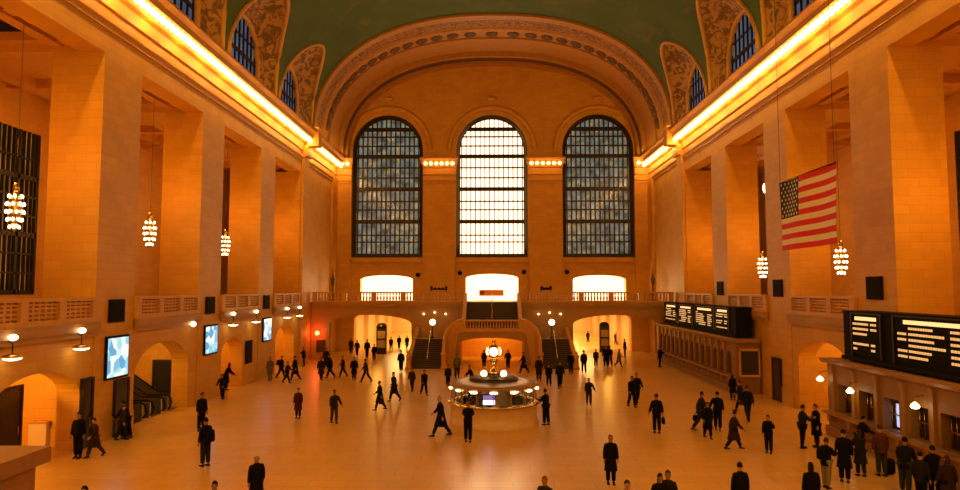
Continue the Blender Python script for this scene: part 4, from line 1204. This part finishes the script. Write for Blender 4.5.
HC = {'d': mat('hair_dark', (.015, .01, .008), .9, spec=.08), 'b': mat('hair_brown', (.05, .025, .012), .9, spec=.08), 'r': mat('hair_reddish', (.22, .07, .02), .9, spec=.08), 'g': mat('hair_grey', (.28, .25, .2), .9, spec=.08)}
SK = [mat('skin', (.42, .24, .15), .6), mat('skin_tan', (.30, .16, .09), .6), mat('skin_deep', (.12, .06, .035), .6)]
def lk(o, m, i=0):
    o.material_slots[i].link = 'OBJECT'; o.material_slots[i].material = m
PN = [0]
def person(px, fy, hy, pose, face, coat, trs, long_, hair, label, group=None, loc=None, size=None, key_=''):
    hk = {'s': 'short', 'l': 'long', 'n': 'bald'}[hair[0]]
    body, cme, tme, shoes, hme, tall, J = person_meshes(pose, long_, hk)
    if loc is None:
        if fy is not None: loc = on_z(px, fy)
        else: loc = on_z(px, hy + 4, 1.62)
    loc = Vector((loc[0], loc[1], 0))
    if loc.y < 62 and key_ not in 'gi': loc.x = max(-17.45, min(17.45, loc.x))
    if size is None:
        if fy is not None and hy is not None:
            d = ray(px, hy); H = (CAM + d * (loc.y / d.y)).z; H = max(1.6, min(1.9, H))
        else: H = 1.75
    else: H = size
    s = H / tall; PN[0] += 1
    o = bpy.data.objects.new('person', body); C.objects.link(o); o.location = loc; o.rotation_euler.z = R(face); o.scale = (s, s, s)
    sk = SK[(PN[0] * 7) % 5 // 2] if (PN[0] * 7) % 5 < 4 else SK[1]
    lk(o, sk)
    def ch(nm, me, m):
        c = bpy.data.objects.new(nm, me); C.objects.link(c); c.parent = o; lk(c, m); return c
    ch('coat', cme, cm(coat)); ch('trousers', tme, cm(trs))
    for m in shoes: ch('shoe', m, BLACK)
    if hme: ch('hair', hme, HC[hair[1]])
    tag(o, label, 'person', group)
    return o, J, s
# bags
def soft_bag(nm, w, d, h, m, handle=True):
    b = MB(); vs = []; n = 12
    for i, (t, k) in enumerate(((0, .8), (.08, 1), (.5, 1.04), (.9, .9), (1, .7))):
        for j in range(n):
            a = 2 * math.pi * j / n; ca, sa = math.cos(a), math.sin(a)
            vs.append((w / 2 * k * math.copysign(abs(ca) ** .5, ca), d / 2 * k * math.copysign(abs(sa) ** .5, sa), h * t))
    b.add(vs, [(i * n + k, i * n + (k + 1) % n, (i + 1) * n + (k + 1) % n, (i + 1) * n + k) for i in range(4) for k in range(n)] + [tuple(range(n)), tuple(4 * n + k for k in range(n))], 0, True)
    return b.mesh(nm, m)
def backpack(o, J, s, col, label, dz=0):
    nm = 'backpack'; me = soft_bag(nm, .32, .2, .44, cm(col))
    p = (J['chest'] + J['waist']) / 2 + Vector((0, -.27, -.2 + dz))
    b = bpy.data.objects.new(nm, me); C.objects.link(b); b.location = o.matrix_basis @ p; b.rotation_euler.z = o.rotation_euler.z; b.scale = o.scale
    tag(b, label, 'backpack')
    c = MB()
    for sx in (-.11, .11): c.tube([(sx, .08, .40), (sx, .2, .46), (sx * 1.1, .42, .34), (sx, .40, .1), (sx, .1, .06)], .016, 5)
    c.build('strap', cm(col), b)
    c = MB(); c.box(-.11, .11, -.13, -.08, .06, .22); c.build('front_pocket', cm(col), b)
def handbag(o, J, s, side, col, label, kind='bag', w=.34, h=.26):
    me = soft_bag(kind, .12 if kind != 'shopping_bag' else .14, w, h, cm(col))
    p = J['hd' + side] + J['hdir' + side] * .05
    b = bpy.data.objects.new(kind, me); C.objects.link(b); b.rotation_euler.z = o.rotation_euler.z; b.scale = o.scale
    b.location = o.matrix_basis @ (p - Vector((0, 0, h + .1))); tag(b, label, 'bag')
    c = MB(); c.tube([(0, -w * .25, h * .97), (0, -w * .15, h + .1), (0, w * .15, h + .1), (0, w * .25, h * .97)], .012, 5); c.build('handle', cm(col), b)
def suitcase(px, fy, col, label, loc=None, rz=0):
    p = loc or on_z(px, fy); t = empty('suitcase', (p[0], p[1], 0), R(rz), label, 'suitcase')
    me = soft_bag('shell', .4, .24, .55, cm(col)); c = bpy.data.objects.new('shell', me); C.objects.link(c); c.parent = t; c.location.z = .05
    c = MB(); c.tube([(-.12, .08, .55), (-.12, .08, .95), (.12, .08, .95), (.12, .08, .55)], .012, 5); c.build('handle', STEEL, t)
    for x in (-.15, .15):
        c = MB(); c.tube([(x - .02, 0, .035), (x + .02, 0, .035)], .035, 8); c.build('wheel', BLACK, t)

T, A_, L_, R_ = 180, 0, 90, -90     # facing the viewer, away, picture left, picture right
PP = {}
def add(key, *a, **k): PP[key] = person(*a, key_=key, **k)
#        px   feet head  pose      face  coat    trousers long hair
add('a', 205, 466, 412, 'stand', 60, 'black', 'charcoal', 0, 'sd', 'dark standing person with a bulging bag, alone on the poster screen side floor')
add('b', 201, 431, 391, 'stand', -120, 'navy', 'black', 0, 'sb', 'person in dark jacket half hidden behind the standing person with bulging bag')
add('c', 94, 457, 418, 'walk_b', 150, 'brown', 'grey', 1, 'sd', 'person in a long brown-grey coat striding near the dark glass doors')
add('d', 77, 446, 404, 'stand', T, 'black', 'black', 0, 'sd', 'dark figure standing close against the narrow dark door', loc=(-17.6, 27.8))
add('e', 119, 440, 405, 'walk_c', R_, 'brown', 'charcoal', 0, 'sb', 'person in brown jacket pulling a dark suitcase below the nearest poster screen')
add('f', 133, 430, 401, 'lean', L_, 'black', 'black', 0, 'sd', 'dark bent person walking beside the suitcase puller below the poster screen', loc=(-17.4, 31.4))
add('g', 52, 445, None, 'stand', 120, 'black', 'black', 0, 'sd', 'dark person behind the pale kiosk')
add('h', 212, 399, 377, 'lean', T, 'charcoal', 'black', 0, 'sd', 'person leaning forward beside the middle pier')
add('i', 231, 382, 362, 'lean', -60, 'black', 'black', 1, 'ld', 'person in black leaning by the doorway behind the middle pier', loc=(-18.7, 46.2))
add('j', 298, 418, 388, 'stand', T, 'red', 'black', 1, 'sd', 'person in dark red coat standing alone in the middle of the open floor')
add('k', 334, 423, 390, 'point', -150, 'brown', 'grey', 0, 'sd', 'person in brown jacket and grey trousers with one arm held out')
add('l', 270, 380, 357, 'stand', T, 'palegrey', 'pale', 1, 'sd', 'person in pale clothes standing near the far poster screen')
add('m', 281, 378, 356, 'walk_a', R_, 'black', 'black', 0, 'sd', 'dark walker just right of the person in pale clothes')
add('n', 287, 383, 362, 'walk_b', R_, 'charcoal', 'black', 0, 'sb', 'walker in charcoal nearest of the group by the far poster screen')
add('o', 295, 380, 356, 'walk_a', L_, 'black', 'charcoal', 1, 'sd', 'walker in long black coat below the paired lamps')
add('p', 300, 364, 347, 'hold', 120, 'navy', 'black', 0, 'sd', 'person in navy waiting at the last lit doorway on the poster side', loc=(-17.4, 60.8))
add('q', 321, 380, 357, 'walk_c', T, 'brown', 'brown', 1, 'lb', 'person in long brown coat with long hair, below the red lamp')
add('r', 330, 378, 353, 'walk_b', L_, 'black', 'black', 0, 'sd', 'black clad walker heading for the last doorway, beside the long brown coat')
add('s', 326, 369, 346, 'stand', T, 'charcoal', 'charcoal', 0, 'sd', 'standing figure right under the red lamp')
add('t', 343, 377, 356, 'walk_a', 100, 'navy', 'black', 0, 'sb', 'walker in navy jacket between the red lamp and the arch')
add('u', 354, 380, 357, 'stand_wide', T, 'black', 'black', 1, 'sd', 'broad figure in long black coat before the poster side arch')
add('v', 366, 382, 359, 'stride', L_, 'charcoal', 'black', 0, 'sd', 'person striding towards the poster side wall before the arch')
add('w', 374, 361, 344, 'stand', A_, 'black', 'black', 0, 'sb', 'person in black seen from behind entering the poster side arch')
add('x', 367, 358, 339, 'walk_c', A_, 'navy', 'navy', 0, 'sd', 'tall navy figure inside the poster side arch by the directory stand')
add('y', 357, 356, 340, 'walk_a', T, 'brown', 'black', 0, 'sd', 'brown jacket walker coming out of the poster side arch')
add('z', 351, 354, 338, 'stand', T, 'charcoal', 'black', 1, 'lb', 'long haired person standing at the edge of the poster side arch')
add('aa', 391, 351, 337, 'walk_b', T, 'black', 'black', 0, 'sd', 'distant dark walker in the poster side passage right of the stand')
add('ab', 399, 349, 336, 'walk_c', A_, 'navy', 'black', 0, 'sd', 'distant navy walker in the poster side passage')
add('ac', 407, 349, 336, 'stand', T, 'brown', 'black', 1, 'sb', 'distant brown coated person at the far edge of the poster side passage')
add('ad', 401, 372, 350, 'walk_c', T, 'black', 'black', 0, 'sd', 'person in black at the foot of the poster side stairs')
add('ae', 380, 410, 381, 'walk_a', L_, 'black', 'charcoal', 1, 'sd', 'walker in black coat nearest before the poster side arch')
add('af', 394, 401, 372, 'walk_b', 130, 'navy', 'black', 1, 'sd', 'walker in long navy coat behind the black coated walker, booth side')
add('ag', 412, 391, 369, 'walk_c', 160, 'brown', 'black', 0, 'sb', 'person in brown walking in front of the poster side stairs')
add('ah', 424, 395, 370, 'walk_a', -150, 'black', 'black', 0, 'sd', 'person in black walking in front of the poster side stairs, nearer the booth')
add('ai', 441, 436, 396, 'stride', L_, 'black', 'charcoal', 1, 'sg', 'man in long black coat striding just before the information booth')
add('aj', 468, 442, 402, 'hold', A_, 'black', 'black', 0, 'sr', 'person in black seen from behind facing the information booth counter')
add('ak', 546, 425, 389, 'hold', 45, 'black', 'black', 0, 'sd', 'person in black leaning on the board side of the booth counter')
add('al', 448, 387, 365, 'walk_c', T, 'charcoal', 'black', 0, 'sd', 'person in charcoal just behind the booth on the poster side')
add('am', 457, 378, 354, 'walk_b', T, 'palegrey', 'charcoal', 0, 'sb', 'person in pale grey jacket behind the booth near the low arch')
add('an', 472, 388, 366, 'lean', L_, 'black', 'black', 0, 'sd', 'dark bent person between the booth and the low central arch')
add('ao', 484, 368, 350, 'stand', A_, 'brown', 'black', 0, 'sd', 'dark figure inside the low central arch left of the clock')
add('ap', 508, 369, 350, 'stand_wide', A_, 'black', 'black', 0, 'sd', 'broad dark figure inside the low central arch right of the clock')
add('aq', 524, 373, 352, 'stride', L_, 'black', 'black', 1, 'sd', 'person striding past the low central arch at its board side edge')
add('ar', 539, 381, 355, 'stand', T, 'charcoal', 'black', 1, 'ld', 'long coated figure beside the newel of the board side stairs')
add('as', 549, 386, 364, 'walk_a', A_, 'black', 'black', 0, 'sd', 'dark walker seen from behind before the board side stairs')
add('at', 560, 388, 361, 'walk_b', T, 'navy', 'black', 0, 'sb', 'navy walker coming towards us before the board side stairs')
add('au', 571, 374, 352, 'stand', A_, 'black', 'charcoal', 0, 'sd', 'person waiting at the outer edge of the board side stairs')
add('av', 584, 373, 348, 'walk_c', A_, 'black', 'black', 0, 'sd', 'broad shouldered person in black entering the board side arch')
add('aw', 596, 367, 349, 'stand', T, 'charcoal', 'black', 0, 'sb', 'slim person in the lit middle of the board side arch')
add('ax', 606, 367, 342, 'stand_wide', T, 'black', 'black', 1, 'sd', 'tall person in long black coat beside the board side directory stand')
add('ay', 610, 366, 346, 'walk_a', A_, 'navy', 'black', 0, 'sd', 'navy person close beside the tall one in the long black coat')
add('az', 619, 367, 349, 'walk_b', R_, 'palegrey', 'charcoal', 1, 'lb', 'person in pale grey coat under the board side arch')
add('ba', 625, 357, 339, 'stand_wide', L_, 'black', 'black', 0, 'sd', 'dark person standing behind the one in the pale grey coat')
add('bb', 588, 343, 331, 'walk_c', A_, 'brown', 'black', 0, 'sd', 'distant brown walker in the board side passage')
add('bc', 616, 345, 332, 'walk_a', T, 'rust', 'black', 0, 'sb', 'distant rust coloured walker in the board side passage')
add('bd', 589, 405, 378, 'point', T, 'charcoal', 'brown', 0, 'sd', 'person walking towards us with arms held out, before the board side arch')
add('be', 632, 407, 376, 'walk_c', -160, 'black', 'black', 0, 'sd', 'front one of two dark walkers close together in the middle distance')
add('bf', 637, 404, 373, 'walk_b', T, 'navy', 'navy', 0, 'sd', 'rear one of two dark walkers close together in the middle distance')
add('bg', 657, 433, 393, 'stand_wide', A_, 'black', 'black', 0, 'sd', 'person in black seen from behind carrying a briefcase')
add('bh', 660, 367, 346, 'hold', R_, 'black', 'black', 0, 'sd', 'person standing at the first window of the further ticket office')
add('bi', 701, 430, 390, 'stride', R_, 'green', 'charcoal', 0, 'sd', 'person in dark green jacket in long stride, board side')
add('bj', 708, 438, 402, 'walk_c', T, 'black', 'black', 1, 'sd', 'person in long black coat between two striding walkers')
add('bk', 718, 430, 391, 'point', -20, 'black', 'black', 0, 'sd', 'broad person in black with arm out beside the long black coat')
add('bl', 733, 400, 377, 'stand', A_, 'black', 'black', 1, 'ld', 'dark long haired figure at the corner of the further ticket office')
add('bm', 741, 411, 381, 'walk_a', 60, 'charcoal', 'black', 0, 'sd', 'charcoal jacketed walker carrying a red bag beside the further ticket office')
add('bn', 748, 421, 386, 'walk_b', A_, 'navy', 'charcoal', 0, 'sb', 'navy jacketed walker seen from behind near the further ticket office end')
add('bo', 734, 449, 411, 'stride', R_, 'brown', 'black', 1, 'sd', 'person in dark brown coat walking alone towards the queues')
add('bp', 769, 453, 415, 'phone', 150, 'black', 'black', 0, 'sd', 'person in black holding a phone up, alone between the ticket offices')
add('bq', 803, 448, 405, 'hold', R_, 'charcoal', 'black', 0, 'sd', 'left one of two people facing each other by the office corner')
add('br', 817, 447, 400, 'stand', L_, 'black', 'black', 1, 'sb', 'right one of two people facing each other by the office corner')
add('bs', 611, 484, 435, 'stand', T, 'black', 'black', 1, 'sr', 'red haired person in long black coat standing alone in the foreground')
add('bt', 827, 488, 438, 'hold', -60, 'black', 'pale', 0, 'sb', 'person in black top and pale trousers with a backpack at the queue')
add('bu', 845, 482, 420, 'stand', -30, 'black', 'black', 1, 'sd', 'tall dark person beside the one with pale trousers')
add('bv', 861, 476, 430, 'hold', A_, 'charcoal', 'charcoal', 1, 'lb', 'person in long charcoal coat queueing in front of the lit window')
add('bw', 882, 476, 424, 'stand', A_, 'rust', 'grey', 0, 'sb', 'person in rust jacket and grey trousers queueing with a dark suitcase')
add('bx', 842, 432, 408, 'lean', R_, 'black', 'black', 0, 'sd', 'dark person bending over the foreground ticket counter', loc=(15.6, 28.6, 0), size=1.7)
add('by', 906, 494, 430, 'lean', -40, 'navy', 'jeans', 0, 'sd', 'person in navy and light blue jeans leaning towards the counter')
add('bz', 920, None, 452, 'stand', -60, 'charcoal', 'black', 0, 'sd', 'charcoal jacketed person next to the one in light blue jeans')
add('ca', 933, None, 446, 'hold', A_, 'black', 'black', 0, 'sd', 'dark queueing person near the picture edge, left of two')
add('cb', 947, None, 456, 'stand_wide', A_, 'brown', 'black', 1, 'lb', 'brown coated queueing person nearest the picture edge')
# cut by the lower edge
add('cc', 257, None, 455, 'walk_c', 30, 'black', 'black', 1, 'nd', 'bald person in long black coat cut off by the bottom edge, poster side')
add('cd', 215, None, 482, 'stand', T, 'black', 'black', 0, 'sd', 'top of a dark haired head at the bottom edge, left of the bald person')
add('ce', 85, None, 487, 'stand', T, 'black', 'black', 0, 'sd', 'top of a dark head at the bottom edge beside the stone parapet')
add('cf', 545, None, 477, 'stand', 150, 'brown', 'black', 0, 'sr', 'reddish haired head and shoulder at the bottom edge below the booth')
add('cg', 627, None, 481, 'stand', T, 'brown', 'black', 0, 'sb', 'brown haired head at the bottom edge right of the red haired person')
add('ch', 660, None, 474, 'stand_wide', T, 'black', 'black', 0, 'ld', 'long dark haired person in black at the bottom edge')
add('ci', 668, None, 471, 'stand', 160, 'charcoal', 'black', 0, 'sb', 'brown haired person close behind the long dark haired one at the bottom edge')
add('cj', 740, None, 463, 'stand', A_, 'black', 'black', 0, 'sd', 'dark person seen from behind at the bottom edge, alone before the queues')
add('ck', 811, None, 463, 'stand', A_, 'black', 'black', 1, 'ld', 'dark long haired person at the bottom edge beside the pale trousers')
# carried and standing things
backpack(*PP['a'], 'black', 'bulging black backpack on the lone standing person, poster screen side', -.12)
backpack(*PP['bt'], 'black', 'black backpack worn over pale trousers at the queue')
backpack(*PP['m'], 'brown', 'brown backpack on the dark walker beside the person in pale clothes')
backpack(*PP['ap'], 'black', 'black backpack on the broad figure inside the low central arch')
handbag(*PP['bg'], 'R', 'black', 'black briefcase carried by the person in black seen from behind', 'briefcase', .40, .28)
handbag(*PP['bm'], 'L', 'red', 'red bag carried past the further ticket office', 'shopping_bag')
handbag(*PP['bk'], 'L', 'rust', 'rust coloured bag carried by the broad person with arm out', 'shopping_bag')
handbag(*PP['aj'], 'R', 'black', 'black bag held by the person facing the booth counter', 'bag')
handbag(*PP['ae'], 'L', 'brown', 'brown bag carried by the black coated walker before the arch', 'bag')
handbag(*PP['bi'], 'L', 'black', 'black bag carried by the striding person in dark green', 'bag')
suitcase(125, 437, 'charcoal', 'dark upright suitcase pulled below the nearest poster screen', rz=30)
suitcase(890, 475, 'black', 'black suitcase on the floor behind the rust jacket in the queue', rz=20)
#PEOPLE-END

# ------------------------------------------------------------------ lights
def area(name, loc, rot, sx, sy, power, col, spread=180):
    d = bpy.data.lights.new(name, 'AREA'); d.shape = 'RECTANGLE'; d.size = sx; d.size_y = sy; d.energy = power; d.color = col
    d.spread = R(spread)
    o = bpy.data.objects.new(name, d); C.objects.link(o); o.location = loc; o.rotation_euler = rot; return o
def point(name, loc, power, col, r=.3):
    d = bpy.data.lights.new(name, 'POINT'); d.energy = power; d.color = col; d.shadow_soft_size = r
    o = bpy.data.objects.new(name, d); C.objects.link(o); o.location = loc; return o
WARM = (1.0, .34, .03); WARM2 = (1.0, .47, .065); WW = (1.0, .58, .17)
LP = dict(corn=4000, up=700, aisle=480, passage=560, hall=3900, win=1300)
for s in (-1, 1):
    # cornice bulbs: one long strip down, one grazing up to the vault
    area('cornice_strip', (s * 17.3, 11.5, 21.4), (0, R(s * 10), 0), .3, 26, LP['corn'] * .36, WARM2)
    area('cornice_up', (s * 16.9, 37, 22.6), (0, R(180 - s * 12), 0), .4, 76, LP['up'], WARM2)
    for yc in BAYS:
        z = 10.4 if s < 0 else 8.8
        point('bay_light', (s * 20.6, yc, z + 2.5), LP['aisle'], WARM, .5)
        point('aisle_light', (s * 24.5, yc, 15.0), LP['aisle'] * .15, WARM, .4)
    for yy in (80.5, 88, 96, 104):
        area('passage_light', (s * 11.9, yy, 4.3), (0, 0, 0), 1.2, 1.2, LP['passage'], WW)
    point('balcony_under', (s * 12.3, 70.5, 4.0), 260, WARM2, .3)
mb = MB(); mb.box(-4.3, 4.3, 70, 70.3, 0, 5.05); mb.box(-4.3, -4.0, 66.96, 70, 0, 5.05); mb.box(4.0, 4.3, 66.96, 70, 0, 5.05)
struct('wall_arch_back', mb, STONE)
point('arch_room', (0, 67.6, 4.2), 650, WARM2, .3)
for x, y, p in ((-21.0, 26.4, 600), (-21.5, 37.0, 360), (-21, 46.3, 200), (-21, 58, 300), (21.5, 37, 300), (-20.3, 72.3, 60)):
    point('niche_light', (x, y, 3.7), p, WARM2, .25)
for x in (-12.3, 0, 12.3): area('balcony_day', (x, YF + .85, 7.3), (R(-90), 0, 0), 5.5, 2.4, 260, (1, .6, .2))
area('window_day', (0, YF + .4, 19), (R(-90), 0, 0), 7, 14, LP['win'], (1, .62, .26))
area('west_fill', (0, -.8, 18), (R(75), 0, 0), 30, 16, LP['hall'], WARM2)  # added fill panel behind the camera, standing in for the unbuilt west end
point('booth_light', (BX, BY - 1.6, 1.85), 20, WW, .1); point('booth_light', (BX - 1.2, BY - 1.2, 1.85), 14, WW, .1); point('booth_light', (BX + 1.2, BY - 1.2, 1.85), 14, WW, .1)
for q_ in LAMPS: point('counter_glow', q_, 7, WW, .08)
for s in (-1, 1):
    for k in range(22): point('cornice_bulb_light', (s * 17.45, 8 + k * 3.15, 20.9), 95, (1, .46, .07), .09)
point('red_glow', (-17.5, 65.2, 2.7), 70, (1, .12, .03), .2)

w = bpy.data.worlds.new('World'); S.world = w; w.use_nodes = True
w.node_tree.nodes['Background'].inputs[0].default_value = (.9, .42, .12, 1); w.node_tree.nodes['Background'].inputs[1].default_value = .06

cd = bpy.data.cameras.new('camera'); co = bpy.data.objects.new('camera', cd); C.objects.link(co)
cd.sensor_width = 36; cd.lens = F / 960 * 36; cd.clip_end = 300
co.location = CAM; co.rotation_euler = ROT.to_euler()
S.camera = co
S.view_settings.view_transform = 'Standard'; S.view_settings.look = 'None'; S.view_settings.gamma = 1; S.view_settings.exposure = -.1
S.view_settings.use_curve_mapping = False
S.cycles.use_denoising = True
S.cycles.max_bounces = 6; S.cycles.diffuse_bounces = 4; S.cycles.caustics_reflective = False; S.cycles.caustics_refractive = False
S.cycles.sample_clamp_indirect = 6
